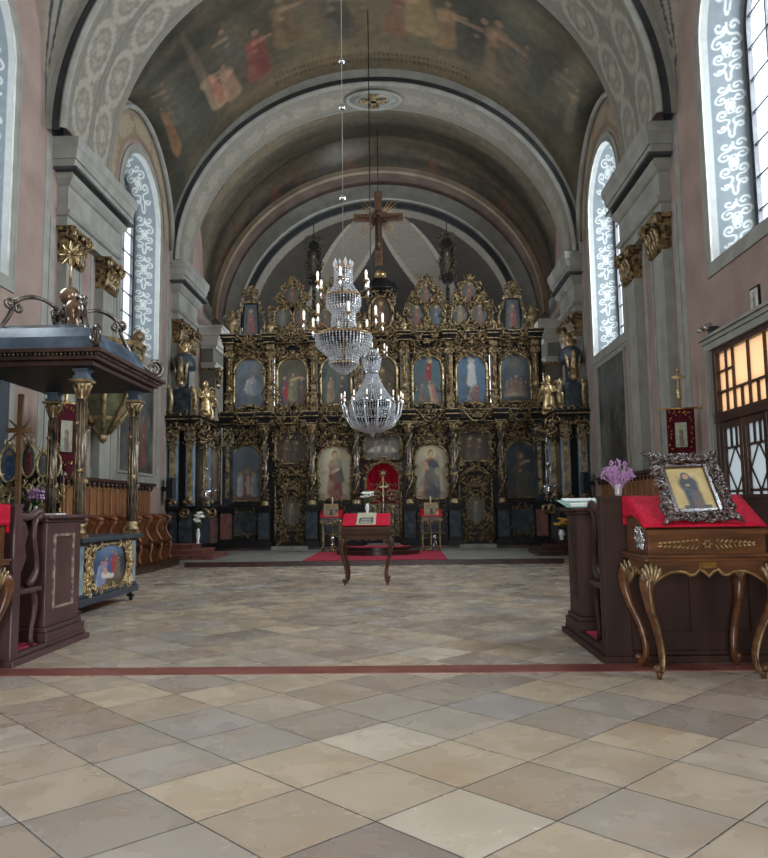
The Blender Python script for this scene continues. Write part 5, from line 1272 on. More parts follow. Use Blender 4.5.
def cloth_over(name, label, loc, rz, w, d, zf, zb, wide, side_drop, mat='red_cloth', cat='cloth', yb=None, thick=.006, lift=.004):
    """cloth lying on the sloped lid, hanging over at the back ledge and one side"""
    yf = -d / 2 + .03; ym = d / 2 - .1; yr = d / 2 + .01
    prof = [(yf, zf + .022 + lift + .01), (ym, zb + lift), (yr, zb + lift), (yr + .006, zb - .2)]
    N = 26; rows = []
    for (a, b), (c, e) in zip(prof, prof[1:]):
        for k in range(8): rows.append((a + (c - a) * k / 8, b + (e - b) * k / 8))
    rows.append(prof[-1])
    P = np.zeros((N, len(rows), 3)); 
    for i in range(N):
        for j, (y, z) in enumerate(rows):
            x = -wide / 2 + wide * i / (N - 1); h = .004 * math.sin(i * 1.1 + j * .5) * math.sin(j * .4)
            P[i, j] = (x, y, z + abs(h))
    m = MB(); m.grid(P)
    if side_drop:
        for e in (-1, 1):
            Q = np.zeros((6, len(rows) - 8, 3))
            for j in range(len(rows) - 8):
                y, z = rows[j]
                for i in range(6): Q[i, j] = (e * (wide / 2 + .004), y, z + .003 - side_drop * i / 5 * (.06 + .94 * max(0, min(1, (y - yf) / (ym - yf))) ** 2.2))
            m.grid(Q)
    o = m.build(name, mat, fix=False, loc=loc); o.rotation_euler = (0, 0, rz)
    md = o.modifiers.new('Solidify', 'SOLIDIFY'); md.thickness = thick; md.offset = 1
    return tag(o, label, cat)
def lean_matrix(loc, rz, y, z, tilt):
    return Matrix.Translation(loc) @ Matrix.Rotation(rz, 4, 'Z') @ Matrix.Translation((0, y, z)) @ Matrix.Rotation(-tilt, 4, 'X')
# --- the small icon table in the middle
CT = (-.60, 12.15, 0)
analogion('icon_table', 'dark wooden icon table with curved legs in the middle of the nave', CT, 0.0, .76, .62, .76, .86, 1.07, ('table_wood', 'table_wood'))
cloth_over('red_cloth', 'red cloth covering the sloped top of the middle icon table', CT, 0.0, .76, .62, .86, 1.07, .74, 0)
cloth_over('lace_runner', 'cream lace runner down the middle of the red cloth on the small table', CT, 0.0, .76, .62, .86, 1.07, .30, 0, 'lace', 'runner', lift=.018, thick=.004)
def flat_icon(name, label, M, w, h, C, frame, fw=.03, th=.02, nm='picture'):
    t = thing(name, label, 'icon'); t.matrix_world = M
    m = MB()
    m.box(-w / 2 - fw, -w / 2, -.004, th, -fw, h + fw); m.box(w / 2, w / 2 + fw, -.004, th, -fw, h + fw); m.box(-w / 2, w / 2, -.004, th, -fw, 0); m.box(-w / 2, w / 2, -.004, th, h, h + fw); m.build('frame', frame, t, bevel=.004)
    nu, nv = C.shape[:2]; P = np.zeros((nu, nv, 3))
    for i in range(nu):
        for j in range(nv): P[i, j] = (w * (i / (nu - 1) - .5), .006, h * j / (nv - 1))
    g = MB(); g.grid(P, C, smooth=False); g.build(nm, 'icon_paint', t, fix=False)
    m = MB(); m.box(-w / 2, w / 2, .008, th, 0, h); m.build('backboard', 'walnut', t)
    return t
C = art(0, 201, (150, 152, 140), (110, 116, 112), [(.25, .1, .75, (80, 78, 80), None, (190, 180, 140)), (.5, .1, .75, (100, 84, 76), None, (190, 180, 140)), (.75, .1, .75, (76, 80, 88), None, (190, 180, 140))], 36, 26, 1.4)
ys = math.atan2(1.07 - .86, .62 - .13)
flat_icon('icon', 'small framed icon of three figures lying on the cream runner', lean_matrix(CT, 0, -.62 / 2 + .1, .86 + .085, PI / 2 - ys), .17, .17, C, 'frame_wood', .018, .018)
flower_vase('flower_vase', 'white flowers in a small white vase on the back ledge of the middle table', 'flowers', (-.60, 12.415, 1.078), .24, .035, ('porcelain', 'white_petal', 'leaf_green'), 16, .085, 6, .035)
# --- two icon stands flanking the holy doors
for s, nm, X in ((-1, 'robed mother in red', -1.84), (1, 'robed figure in blue', .66)):
    L = (X, 19.4, .113)
    t = thing('icon_stand', 'small icon stand on gilded legs below the ' + nm, 'icon stand', L)
    for a in (-1, 1):
        for b in (-1, 1):
            m = MB(); m.lathe([(.02, 0), (.02, .1), (.014, .14), (.02, .4), (.014, .7), (.02, .78)], (a * .21, b * .15, 0), 8); m.build('leg', 'gilt', t)
    m = MB(); m.box(-.25, .25, -.19, .19, .74, .8); m.prism([(-.19, .8), (.19, .8), (.19, 1.0), (-.19, .84)], -.25, .25, 'x'); m.box(-.22, .22, -.16, .16, .08, .11); m.build('desk', 'walnut', t, bevel=.005)
    m = MB(); rocaille(m, 0, .66, .5, .14, -.19, 8, 61, .012, None, .05); m.build('carving', 'gilt', t)
    o = MB(); o.prism([(-.2, .842), (.19, 1.005), (.2, 1.005), (.2, .8), (.21, .8), (.21, 1.015), (.19, 1.015), (-.205, .852)], -.27, .27, 'x'); tag(o.build('red_cloth', 'red_cloth', loc=L), 'red cloth on the icon stand below the ' + nm, 'cloth')
    C = art(0, 210 + s, (150, 140, 116), (110, 100, 84), [(.5, .08, .84, (60, 66, 76), (48, 44, 46), (190, 170, 110))], 22, 28, .75)
    M = Matrix.Translation(L) @ Matrix.Translation((0, -.14, .885)) @ Matrix.Rotation(-.5, 4, 'X')
    f = flat_icon('framed_icon', 'small icon in a carved frame on the stand below the ' + nm, M, .22, .27, C, 'gilt', .07, .025)
    for k in (-1, 0, 1):
        c = thing('candle', 'slim candle on tall stick, %s of three below the %s' % (('leftmost', 'pale middle one', 'rightmost')[k + 1], nm), 'candle', (X + k * .22, 19.72, .113), group='candles behind the icon stands')
        m = MB(); m.lathe([(.07, 0), (.07, .02), (.015, .05), (.012, .9), (.03, .93)], n=10); m.build('stick', 'brass', c)
        m = MB(); m.lathe([(.014, .93), (.013, 1.34), (.004, 1.36)], n=8); m.build('wax', 'candle_wax' if k == 0 else 'gilt_old', c)
    t = thing('censer_stand', 'little silver tripod under the icon stand below the ' + nm, 'tripod', (X + .06, 19.05, .113))
    m = MB()
    for k in range(3): m.tube([(0, 0, .28), (.05 * math.cos(k * 2.09), .05 * math.sin(k * 2.09), .14), (.13 * math.cos(k * 2.09), .13 * math.sin(k * 2.09), .012)], .012, 5)
    m.build('leg', 'silver', t); m = MB(); m.lathe([(.02, .26), (.06, .3), (.05, .36), (.01, .4)], n=10); m.build('bowl', 'silver', t)

# ================================================================== CHANDELIERS
def bead(m, p, r, h=None):
    h = h or r; x, y, z = p; f_ = .75 + .55 * random.random(); r *= f_; h *= f_
    m.add([(x, y, z + h), (x + r, y, z), (x, y + r, z), (x - r, y, z), (x, y - r, z), (x, y, z - h)], [(0, 1, 2), (0, 2, 3), (0, 3, 4), (0, 4, 1), (5, 2, 1), (5, 3, 2), (5, 4, 3), (5, 1, 4)])
def swag_ring(m, r0, z0, r1, z1, n, k, rb, hb):
    """n strings of k beads running from ring (r0,z0) to ring (r1,z1)"""
    for i in range(n):
        a = 2 * PI * i / n
        for j in range(k):
            t = (j + .5) / k; r = r0 + (r1 - r0) * t; bead(m, (r * math.cos(a), r * math.sin(a), z0 + (z1 - z0) * t), rb, hb)
def candle_arms(t, r, z, n, rise, ph=0.0, r0=.03):
    for i in range(n):
        m = MB(); b = MB(); d = MB()
        a = 2 * PI * i / n + ph; c, s = math.cos(a), math.sin(a)
        m.tube([(r0 * c, r0 * s, z), ((r0 + r) * .5 * c, (r0 + r) * .5 * s, z - .07), (r * .92 * c, r * .92 * s, z - .03), (r * c, r * s, z + rise)], .009, 5)
        m.lathe([(.012, 0), (.034, .012), (.03, .02)], (r * c, r * s, z + rise), 8); o = m.build('arm', 'gilt_edge', t)
        b.lathe([(.014, 0), (.014, .07), (.018, .085), (.012, .115), (.002, .13)], (r * c, r * s, z + rise + .015), 8); b.build('bulb', 'bulb', o)
        bead(d, (r * c, r * s, z + rise - .06), .014, .045); d.build('crystal_drop', 'crystal', o)
def rope(t, z0, z1, balls=(), mat='iron', r=.008):
    m = MB(); m.tube([(0, 0, z0), (0, 0, z1)], r, 6); m.build('cord', mat, t)
    for b in balls: m = MB(); m.ball((0, 0, b), .04, 10, 6); m.build('cord_ball', 'silver', t)
ch = thing('chandelier', 'tiered crystal chandelier with stacked bowls hanging nearer, left of the other', 'chandelier', (-.69, 8.95, 2.74))
m = MB(); m.tube([(0, 0, .1), (0, 0, 1.4)], .02, 8)
for r, z in ((.33, .46), (.12, .8), (.2, .94), (.09, 1.12), (.105, 1.28), (.17, .12)): m.lathe([(r - .012, z - .012), (r + .004, z - .012), (r + .004, z + .012), (r - .012, z + .012), (r - .012, z - .012)], n=28)
for k in range(6):
    a = k * PI / 3
    for r, z in ((.33, .46), (.2, .94)): m.tube([(0, 0, z), (r * math.cos(a), r * math.sin(a), z)], .006, 4)
m.build('brass_frame', 'gilt_edge', ch)
m = MB()
swag_ring(m, .335, .45, .32, .33, 50, 4, .014, .018); swag_ring(m, .32, .33, .17, .2, 50, 6, .014, .016); swag_ring(m, .17, .2, .17, .1, 28, 3, .014, .018); swag_ring(m, .165, .1, .03, .0, 24, 5, .013, .014)
swag_ring(m, .13, .82, .15, .5, 28, 10, .012, .016); swag_ring(m, .15, .5, .33, .46, 34, 6, .011, .011)
m.build('lower_bowl', 'crystal', ch)
m = MB(); swag_ring(m, .205, .93, .2, .81, 34, 4, .013, .016); swag_ring(m, .2, .81, .13, .72, 30, 4, .012, .014); swag_ring(m, .09, 1.1, .205, .94, 26, 6, .011, .012)
m.build('middle_bowl', 'crystal', ch)
m = MB(); swag_ring(m, .105, 1.28, .105, 1.08, 20, 7, .013, .015); swag_ring(m, .115, 1.1, .05, 1.02, 18, 3, .012, .014)
for k in range(10): a = k * PI / 5; bead(m, (.11 * math.cos(a), .11 * math.sin(a), 1.33), .022, .055)
m.build('crown', 'crystal', ch)
candle_arms(ch, .47, .56, 8, .05, .2, .1); candle_arms(ch, .33, 1.0, 6, .06, .5, .06)
rope(ch, 1.38, 9.6, (2.15, 3.3, 3.9), 'plaster_grey', .004)
ch2 = thing('chandelier', 'bell-shaped crystal basket chandelier hanging lower and farther, in front of the central icons', 'chandelier', (-.66, 16.4, 2.78))
m = MB(); m.tube([(0, 0, .2), (0, 0, 1.95)], .03, 8)
for r, z in ((.49, .64), (.2, 1.62), (.16, 1.3), (.44, .3)): m.lathe([(r - .02, z - .02), (r + .006, z - .02), (r + .006, z + .02), (r - .02, z + .02), (r - .02, z - .02)], n=36)
m.build('brass_frame', 'silver', ch2)
m = MB()
for i in range(48):
    a = 2 * PI * i / 48
    for j in range(22):
        t = j / 21; r = .12 + .37 * t ** 1.8; bead(m, (r * math.cos(a), r * math.sin(a), 1.36 - .7 * t), .017, .018)
m.build('bell', 'crystal', ch2)
m = MB(); swag_ring(m, .495, .62, .48, .44, 54, 5, .02, .022)
for i in range(40):
    a = 2 * PI * i / 40
    for j in range(16):
        t = j / 15; r = .46 * math.cos(t * 1.35) + .02; bead(m, (r * math.cos(a), r * math.sin(a), .44 - .42 * math.sin(t * PI / 2)), .018, .022)
for i in range(14):
    a = 2 * PI * i / 14
    m.tube([(.64 * math.cos(a), .64 * math.sin(a), .62), (.6 * math.cos(a), .6 * math.sin(a), .38), (.46 * math.cos(a), .46 * math.sin(a), .14), (.26 * math.cos(a), .26 * math.sin(a), .05)], .017, 5)
bead(m, (0, 0, -.02), .05, .07); m.build('basket', 'crystal', ch2)
m = MB(); swag_ring(m, .2, 1.62, .17, 1.42, 24, 6, .02, .022); swag_ring(m, .17, 1.42, .14, 1.3, 24, 3, .018, .02); swag_ring(m, .1, 1.8, .2, 1.62, 18, 5, .018, .02); m.build('crown', 'crystal', ch2)
candle_arms(ch2, .66, .66, 14, .05, .1, .45); candle_arms(ch2, .34, 1.7, 7, .06, .3, .06)
rope(ch2, 1.95, 9.65, (), 'iron', .012)
# ================================================================== RIGHT-HAND ICON TABLE WITH FRAMED ICON
RT = (2.02, 5.515, 0); RZ = 0.0
analogion('icon_table', 'honey-brown icon table with gilt-edged curved legs and brass plate by the right pew', RT, RZ, .80, .52, .775, .965, 1.21, ('honey_wood', 'brass'), plaque=True)
cloth_over('red_cloth', 'red cloth spread under the carved frame on the honey-brown table', RT, RZ, .80, .52, .965, 1.21, .81, .15)
# gold-ground icon
p = Paint(64, 84, (196, 172, 112), .76, (178, 150, 92), 230, .12)
p.rect(.2, .9, .0, .1, (46, 62, 56), .9); p.ell(.48, .77, .19, .15, (206, 184, 120), soft=.06); p.ell(.48, .77, .195, .155, (150, 112, 66), soft=.04, k=.0)
p.seg(.55, .02, .5, .62, .16, .15, (44, 50, 58)); p.ell(.48, .62, .24, .2, (46, 52, 60)); p.seg(.6, .02, .6, .35, .1, .1, (92, 70, 62)); p.ell(.46, .8, .12, .1, (40, 44, 52)); p.ell(.47, .79, .075, .065, (176, 132, 96)); p.ell(.46, .58, .06, .03, (170, 130, 100)); p.seg(.38, .5, .58, .42, .03, .03, (62, 70, 80)); p.seg(.42, .36, .6, .28, .02, .02, (66, 72, 84))
for u in (.25, .27, .72, .74): p.rect(u - .03, u + .0, .78, .8, (150, 70, 50), .6)
T = lean_matrix(RT, RZ, -.205, 1.012, .62); T = T @ Matrix.Translation((.0, 0, 0)) @ Matrix.Rotation(-.03, 4, 'Y')
fi = thing('framed_icon', 'gold-ground icon of a dark-robed figure in a deeply carved wooden frame', 'icon'); fi.matrix_world = T
W, Hh = .27, .36; fb = .13
m = MB()
for a, b, c, d in ((-W / 2 - .035, -W / 2, -.035, Hh + .035), (W / 2, W / 2 + .035, -.035, Hh + .035)): m.box(a, b, -.022, .02, fb + c, fb + d)
m.box(-W / 2, W / 2, -.022, .02, fb - .035, fb); m.box(-W / 2, W / 2, -.022, .02, fb + Hh, fb + Hh + .035); m.box(-W / 2 - .05, W / 2 + .05, .004, .024, fb - .05, fb + Hh + .05)
fr = m.build('inner_frame', 'frame_wood', fi, bevel=.006)
m = MB(); q = random.Random(99)
def ring_pt(t):
    w, h = W / 2 + .075, Hh / 2 + .075; per = 4 * (w + h); d = t * per
    if d < 2 * w: return (-w + d, -h)
    d -= 2 * w
    if d < 2 * h: return (w, -h + d)
    d -= 2 * h
    if d < 2 * w: return (w - d, h)
    d -= 2 * w
    return (-w, h - d)
for k in range(64):
    x, z = ring_pt((k + .3 * q.random()) / 64); R = .03 + .022 * q.random(); sp = spiral((x, z), R, q.random() * 6.28, .9 + .4 * q.random(), q.choice((-1, 1)), 11)
    m.tube([(a, -.012 - .022 * math.sin(PI * i / 10) - .01 * q.random(), fb + Hh / 2 + b) for i, (a, b) in enumerate(sp)], [.007 + .009 * math.sin(PI * i / 10) for i in range(11)], 6)
for k in range(60):
    x, z = ring_pt((k + .5) / 60); a = q.random() * 6.28; m.tube([(x, -.01, fb + Hh / 2 + z), (x + .03 * math.cos(a), -.035, fb + Hh / 2 + z + .03 * math.sin(a)), (x + .055 * math.cos(a), -.02, fb + Hh / 2 + z + .055 * math.sin(a))], [.006, .016, .003], 5)
for sx in (-1, 1):
    for sz in (-1, 1):
        x, z = sx * (W / 2 + .1), fb + Hh / 2 + sz * (Hh / 2 + .1); m.tube([(x - sx * .05, -.02, z - sz * .05), (x, -.04, z), (x + sx * .035, -.03, z + sz * .035)], [.02, .026, .008], 6)
m.build('carved_border', 'frame_wood', fi)
P = np.zeros((64, 84, 3))
for i in range(64):
    for j in range(84): P[i, j] = (W * (i / 63 - .5), -.004, fb + Hh * j / 83)
g = MB(); g.grid(P, p.C, smooth=False); g.build('picture', 'icon_paint', fi, fix=False)
m = MB(); m.box(-.012, .012, .02, .035, .1, .6); m.build('easel_strut', 'walnut', fi)
# --- the same kind of table, just entering the frame on the other side
LT = (-3.35, 5.42, 0)
analogion('icon_table', 'icon table beside the left pew, only a gilt-edged leg and cloth showing', LT, 0, .80, .52, .775, .965, 1.21, ('honey_wood', 'brass'), plaque=True)
cloth_over('red_cloth', 'red cloth on the icon table at the edge beside the left pew', LT, 0, .80, .52, .965, 1.21, .81, .15)

# ================================================================== CANTORS' PEWS
def pew(s, x0, nm, dz, desk_y0, desk_y1, mat, L=2.3):
    """s: outward direction in x; x0: aisle edge; seat faces the altar, desk in front"""
    t = thing('choir_pew', 'dark singers\' pew with desk and curved arms, ' + nm, 'pew', (x0, 5.86, 0)); K = s
    y = lambda v: v - 5.86
    def B(m, a, b, c, d, e, f): m.box(*sorted((K * a, K * b)), y(c), y(d), e, f)
    m = MB(); B(m, -.03, L, 5.84, desk_y1 + .05, 0, .05); B(m, 0, L, 5.86, desk_y1 + .02, .05, .085); m.build('platform', mat, t, bevel=.008)
    m = MB(); B(m, .06, L, 5.98, desk_y0 - .05, .085, .095); m.build('footboard_carpet', 'red_carpet', t)
    m = MB(); B(m, .2, L, 5.9, 5.96, .085, 1.2); 
    for k in range(5): B(m, .2 + k * .44, .28 + k * .44, 5.885, 5.9, .085, 1.2)
    B(m, .2, L, 5.885, 5.9, 1.08, 1.2); B(m, .2, L, 5.885, 5.9, .085, .22); B(m, .0, L, 5.84, 5.99, 1.2, 1.225); m.build('back_panel', mat, t)
    m = MB(); B(m, 0.0, .2, 5.86, 5.98, .0, 1.22); m.build('end_post', mat, t, bevel=.012)
    m = MB(); B(m, .16, L, 5.96, 6.32, .52, .56); B(m, .0, .2, 5.98, 6.34, .525, .56); m.build('seat', mat, t, bevel=.008)
    for k, xx in enumerate((.06, .76, 1.46, 2.16)):
        def arm_tube(mm, pts, rr, fl=1.0): mm.tube([(K * xx, y(a), b) for a, b in pts], rr, 8, flat=fl)
        m = MB()
        arm_tube(m, bez((5.96, 1.16), (6.05, 1.12), (6.2, 1.1), (6.32, 1.16), 9) + [(6.37, 1.17), (6.39, 1.14), (6.37, 1.11), (6.345, 1.12)], [.03] * 9 + [.034, .034, .028, .016])
        arm_tube(m, bez((6.33, 1.13), (6.25, 1.0), (6.3, .9), (6.33, .8), 7) + bez((6.34, .76), (6.37, .66), (6.28, .62), (6.2, .57), 6), [.024] * 8 + [.026, .03, .034, .034, .028])
        arm_tube(m, bez((6.26, .54), (6.36, .46), (6.34, .36), (6.29, .25), 8) + [(6.28, .15), (6.29, .09)], [.03, .032, .032, .03, .028, .025, .023, .022, .022, .025])
        m.build('armrest', mat, t)
        m = MB(); m.prism([(y(a), b) for a, b in ((5.97, 1.12), (6.12, 1.08), (6.17, 1.0), (6.12, .9), (6.15, .8), (6.08, .7), (5.97, .72))], K * xx - .012, K * xx + .012, 'x'); m.build('wing_board', mat, t)
    # desk
    m = MB(); B(m, .0, L, desk_y0, desk_y1, .085, .16); B(m, .02, L, desk_y0 + .02, desk_y1 - .02, .16, .2); B(m, .04, L, desk_y0 + .04, desk_y1 - .04, .2, dz - .06); m.build('desk', mat, t, bevel=.008)
    m = MB(); B(m, .02, L, desk_y0 + .01, desk_y1 - .01, dz - .06, dz - .03); B(m, -.02, L, desk_y0 - .02, desk_y1 + .02, dz - .03, dz); m.build('desk_top', mat, t, bevel=.008)
    m = MB(); ya, yb = desk_y0 + .16, desk_y1 - .2
    ed = 'walnut'
    for a, b, c, d in ((ya, ya + .025, .34, dz - .16), (yb - .025, yb, .34, dz - .16)): B(m, .026, .04, a, b, c, d)
    for c in (.34, dz - .185): B(m, .026, .04, ya, yb, c, c + .022)
    m.build('panel_moulding', 'worn_beige' if s < 0 else mat, t)
    return t
pew(-1, -2.98, 'brown with a beige-lined end panel', 1.135, 6.44, 7.2, 'brown_paint')
pew(1, 1.47, 'behind the honey-brown icon table', 1.14, 6.8, 7.3, 'pew_dark')
# things on the desks
bk = thing('service_book', 'large open service book with white and pale green pages on the right pew desk', 'book', (1.66, 7.03, 1.142))
m = MB(); m.prism([(-.22, .0), (.22, .06), (.22, .085), (-.22, .03)], -.2, .22, 'x'); m.build('pages', 'paper', bk)
pmat('green_page', (120, 160, 140), (140, 178, 158), .7)
m = MB(); m.prism([(-.235, -.0), (.235, .062), (.235, .07), (-.235, .008)], -.24, .25, 'x'); m.prism([(-.12, .046), (-.05, .055), (-.05, .058), (-.12, .049)], -.2, .22, 'x'); m.build('cover', 'green_page', bk)
m = MB(); m.box(-.3, .12, -.1, .1, 0, .012); tag(m.build('paper_sheet', 'paper', loc=(-3.25, 6.98, 1.137)), 'white sheets lying on the left pew desk', 'papers')
m = MB(); m.box(-.14, .14, -.1, .1, 0, .03); o = m.build('prayer_book', 'iron', loc=(-3.33, 6.62, 1.137), bevel=.006); o.rotation_euler = (0, 0, .5); tag(o, 'black closed book on the left pew desk near the arm', 'book')
m = MB(); m.lathe([(.05, 0), (.052, .03), (.03, .036)], n=12); tag(m.build('honey_candle', 'candle_wax', loc=(-3.13, 6.52, 1.137)), 'short round yellowish candle on the left pew desk', 'candle')
# dried flowers
fv = thing('dried_flowers', 'bunch of purple dried flowers in a clear glass on the right pew', 'flowers', (1.625, 5.915, 1.226)); q = random.Random(12)
m = MB(); m.lathe([(.022, 0), (.024, .01), (.03, .08), (.032, .085), (.029, .08), (.022, .012)], n=14); m.build('glass', 'crystal', fv)
st = MB(); bl = MB()
for k in range(70):
    a = q.random() * 6.28; r = .12 * math.sqrt(q.random()); z = .11 + .15 * q.random() * (1 - (r / .14) ** 2) + .02; p2 = (r * math.cos(a), r * math.sin(a) * .8, z)
    st.tube([(.01 * math.cos(a), .01 * math.sin(a), .02), (p2[0] * .5, p2[1] * .5, .1), p2], .0022, 3)
    for j in range(4): bead(bl, (p2[0] + .03 * (q.random() - .5), p2[1] + .022 * (q.random() - .5), z + .026 * (q.random() - .3)), .006, .01)
st.build('stem', 'purple_flower', fv); bl.build('blossom', 'purple_flower', fv)

# ================================================================== HOLY SEPULCHRE
HS = (-4.17, 9.36, 0)
hs = thing('holy_sepulchre', 'wheeled blue and gilt tomb chest under a columned canopy with crown of scrolls', 'holy sepulchre', HS)
pmat('canopy_blue', (52, 64, 78), (96, 114, 132), .2, scale=3, spec=.8)
m = MB(); m.box(-.58, .56, -.9, .9, .22, .78)
for a in (-.9, .76):
    for b in (-.6, .46): m.box(b, b + .13, a, a + .14, .22, .8)
m.build('chest', 'pale_blue', hs, bevel=.01)
m = MB(); m.box(-.63, .62, -.94, .94, .12, .2); m.box(-.61, .6, -.92, .92, .2, .25); m.box(-.61, .6, -.92, .92, .78, .82); m.box(-.66, .66, -.98, .98, .82, .87); m.build('chest_moulding', 'grey_box', hs, bevel=.01)
pt = Paint(60, 56, (70, 92, 128), 1.15, (52, 70, 104), 240, .2)
pt.ell(.5, .1, .6, .22, (92, 80, 60)); pt.ell(.85, .6, .12, .4, (58, 56, 48)); pt.ell(.5, .88, .4, .18, (104, 124, 150), soft=.7)
pt.figure(.32, .12, .62, (188, 120, 100), (120, 140, 176), lean=.22); pt.figure(.2, .06, .6, (150, 160, 180), (110, 130, 170), lean=.2); pt.seg(.36, .3, .62, .26, .07, .06, (206, 198, 186)); pt.ell(.42, .38, .05, .07, (190, 150, 120)); pt.figure(.6, .36, .5, (70, 84, 140), (160, 54, 50)); pt.figure(.72, .34, .46, (150, 72, 60), None); pt.figure(.8, .2, .5, (112, 96, 90), None)
g = MB(); P = np.zeros((60, 56, 3))
for i in range(60):
    for j in range(56):
        a, b = -1 + 2 * i / 59, -1 + 2 * j / 55; a2 = a * (1 - .22 * b ** 4); b2 = b * (1 - .22 * a ** 4)
        P[i, j] = (.572, -.0 + .54 * a2, .515 + .265 * b2)
g.grid(P, pt.C, smooth=False); pp = g.build('painting', 'icon_paint', hs, fix=False)
m = MB(); m.M = Matrix.Translation((.575, 0, 0)) @ Matrix.Rotation(PI / 2, 4, 'Z')
rocaille(m, 0, .24, 1.48, .55, 0, 80, 77, .014, lambda x, z: (x / .53) ** 4 + ((z - .275) / .255) ** 4 > 1.05, .065, .03)
o = []
for k in range(49):
    a = 2 * PI * k / 48; c, d = math.cos(a), math.sin(a); o.append((.54 * math.copysign(abs(c) ** .6, c), -.02, .515 + .262 * math.copysign(abs(d) ** .6, d)))
m.tube(o, .014, 5); m.build('gilt_frame', 'gilt_bright', pp)
for sx in (-1, 1):
    for sy in (-1, 1):
        x, y = sx * .55, sy * .84
        m = MB(); m.lathe([(.055, 0), (.055, .02), (.02, .03), (.02, .06)], (x, y, .06), 10); w = m.build('caster', 'iron', hs)
        m = MB(); m.M = Matrix.Translation((x, y + .02, .045)) @ Matrix.Rotation(PI / 2, 4, 'Y'); m.lathe([(.02, -.018), (.045, -.014), (.045, .014), (.02, .018)], n=14); m.build('wheel', 'iron', w)
        m = MB(); m.lathe([(.068, .16), (.064, .8), (.056, 1.56)], (x, y, .87), 14); c = m.build('column', 'bronze', hs)
        m = MB(); m.cbox((x, y, .89), (.17, .17, .04)); m.lathe([(.085, .04), (.09, .07), (.065, .1), (.08, .13), (.064, .17)], (x, y, .87), 12); m.build('base', 'gilt', c)
        m = MB(); m.lathe([(.05, 1.54), (.06, 1.57), (.055, 1.61), (.075, 1.7), (.1, 1.74)], (x, y, .87), 12)
        for k in range(8):
            a = k * PI / 4; m.tube([(x + .05 * math.cos(a), y + .05 * math.sin(a), 2.44), (x + .08 * math.cos(a), y + .08 * math.sin(a), 2.54), (x + .11 * math.cos(a), y + .11 * math.sin(a), 2.59)], [.015, .02, .008], 4)
        m.cbox((x, y, 2.63), (.22, .22, .03)); m.build('capital', 'gilt', c)
        m = MB(); m.cbox((x, y, 2.70), (.13, .13, .12)); m.cbox((x, y, 2.67), (.16, .16, .03)); m.cbox((x, y, 2.755), (.17, .17, .03)); m.build('impost', 'canopy_blue', c)
        m = MB(); 
        
        for ph in range(9): a = ph * .698; m.tube([(x + .065 * math.cos(a), y + .065 * math.sin(a), 1.06), (x + .056 * math.cos(a), y + .056 * math.sin(a), 2.40)], .008, 4)
        for k in range(7): a = 5 * k / 6; m.ball((x + .06 * math.cos(a), y + .06 * math.sin(a), 1.5 + .02 * k + (.55 if k % 2 else 0)), .034, 6, 4)
        m.build('garland', 'gilt', c)
DZ = .14
m = MB(); m.box(-.74, .74, -1.02, 1.02, 2.64 + DZ, 2.70 + DZ); m.box(-.80, .80, -1.08, 1.08, 2.70 + DZ, 2.75 + DZ); m.box(-.88, .88, -1.15, 1.15, 2.77 + DZ, 2.82 + DZ); e = m.build('eave', 'walnut', hs, bevel=.008)
m = MB(); m.box(-.72, .72, -1.0, 1.0, 2.635 + DZ, 2.645 + DZ); m.build('soffit', 'ebony', hs)
m = MB()
for k in range(46):
    y = -1.1 + 2.2 * k / 45
    for x in (-.82, .82): m.ball((x, y, 2.76 + DZ), .02, 6, 4)
for k in range(34):
    x = -.8 + 1.6 * k / 33; m.ball((x, -1.1, 2.76 + DZ), .02, 6, 4); m.ball((x, 1.1, 2.76 + DZ), .02, 6, 4)
m.build('bead_moulding', 'bronze', e)
m = MB(); R_ = ((.70, .96, 2.82), (.66, .90, 3.0), (.58, .79, 3.13), (.44, .61, 3.21), (.2, .28, 3.25))
for (w, d, z), (w2, d2, z2) in zip(R_, R_[1:]): m.frustum(-w, w, -d, d, z + DZ, -w2, w2, -d2, d2, z2 + DZ)
m.build('canopy_roof', 'canopy_blue', hs)
for sx in (-1, 1):
    for sy in (-1, 1):
        m = MB(); A = (sx * .76, sy * 1.02)
        def at(r, z): return (A[0] * r, A[1] * r, z + DZ)
        n = Vector((A[0], A[1], 0)).normalized()
        p1 = bez((.12, 3.52), (.28, 3.66), (.42, 3.64), (.56, 3.5), 9); p2 = bez((.56, 3.44), (.62, 3.18), (.76, 3.02), (.98, 2.9), 10)
        m.tube([at(*q) for q in p1], [.024] * 4 + [.028] * 5, 7); m.tube([at(*q) for q in p2], [.028] * 5 + [.036] * 5, 7)
        for c, zc, r, tr, sg in ((1.0, 2.98, .13, 1.7, 1), (.59, 3.49, .06, 1.3, 1), (.50, 3.44, .06, 1.3, -1)):
            m.tube([(A[0] * c + n.x * p_, A[1] * c + n.y * p_, zc + DZ + q_) for p_, q_ in spiral((0, 0), r, -PI / 2 * sg, tr, sg, 16)], [(.036 if c > .9 else .024) - (.0012 if c > .9 else .0007) * i for i in range(16)], 7)
        m.build('scroll', 'bronze', hs)
m = MB(); m.lathe([(.17, 3.22), (.16, 3.28), (.09, 3.32), (.08, 3.36), (.12, 3.42), (.11, 3.5), (.07, 3.54), (.09, 3.58), (.05, 3.62)], (0, 0, DZ), 14)
for k in range(8):
    a = k * PI / 4; c_, d_ = math.cos(a), math.sin(a)
    m.tube([(c_ * p_, d_ * p_, 3.4 + DZ + q_) for p_, q_ in spiral((.17, .08), .055, -PI / 2, 1.3, 1, 11)], .02, 5); m.tube([(.1 * c_, .1 * d_, 3.3 + DZ), (.17 * c_, .17 * d_, 3.36 + DZ), (.2 * c_, .2 * d_, 3.4 + DZ)], .024, 5)
m.build('crown', 'bronze', hs)
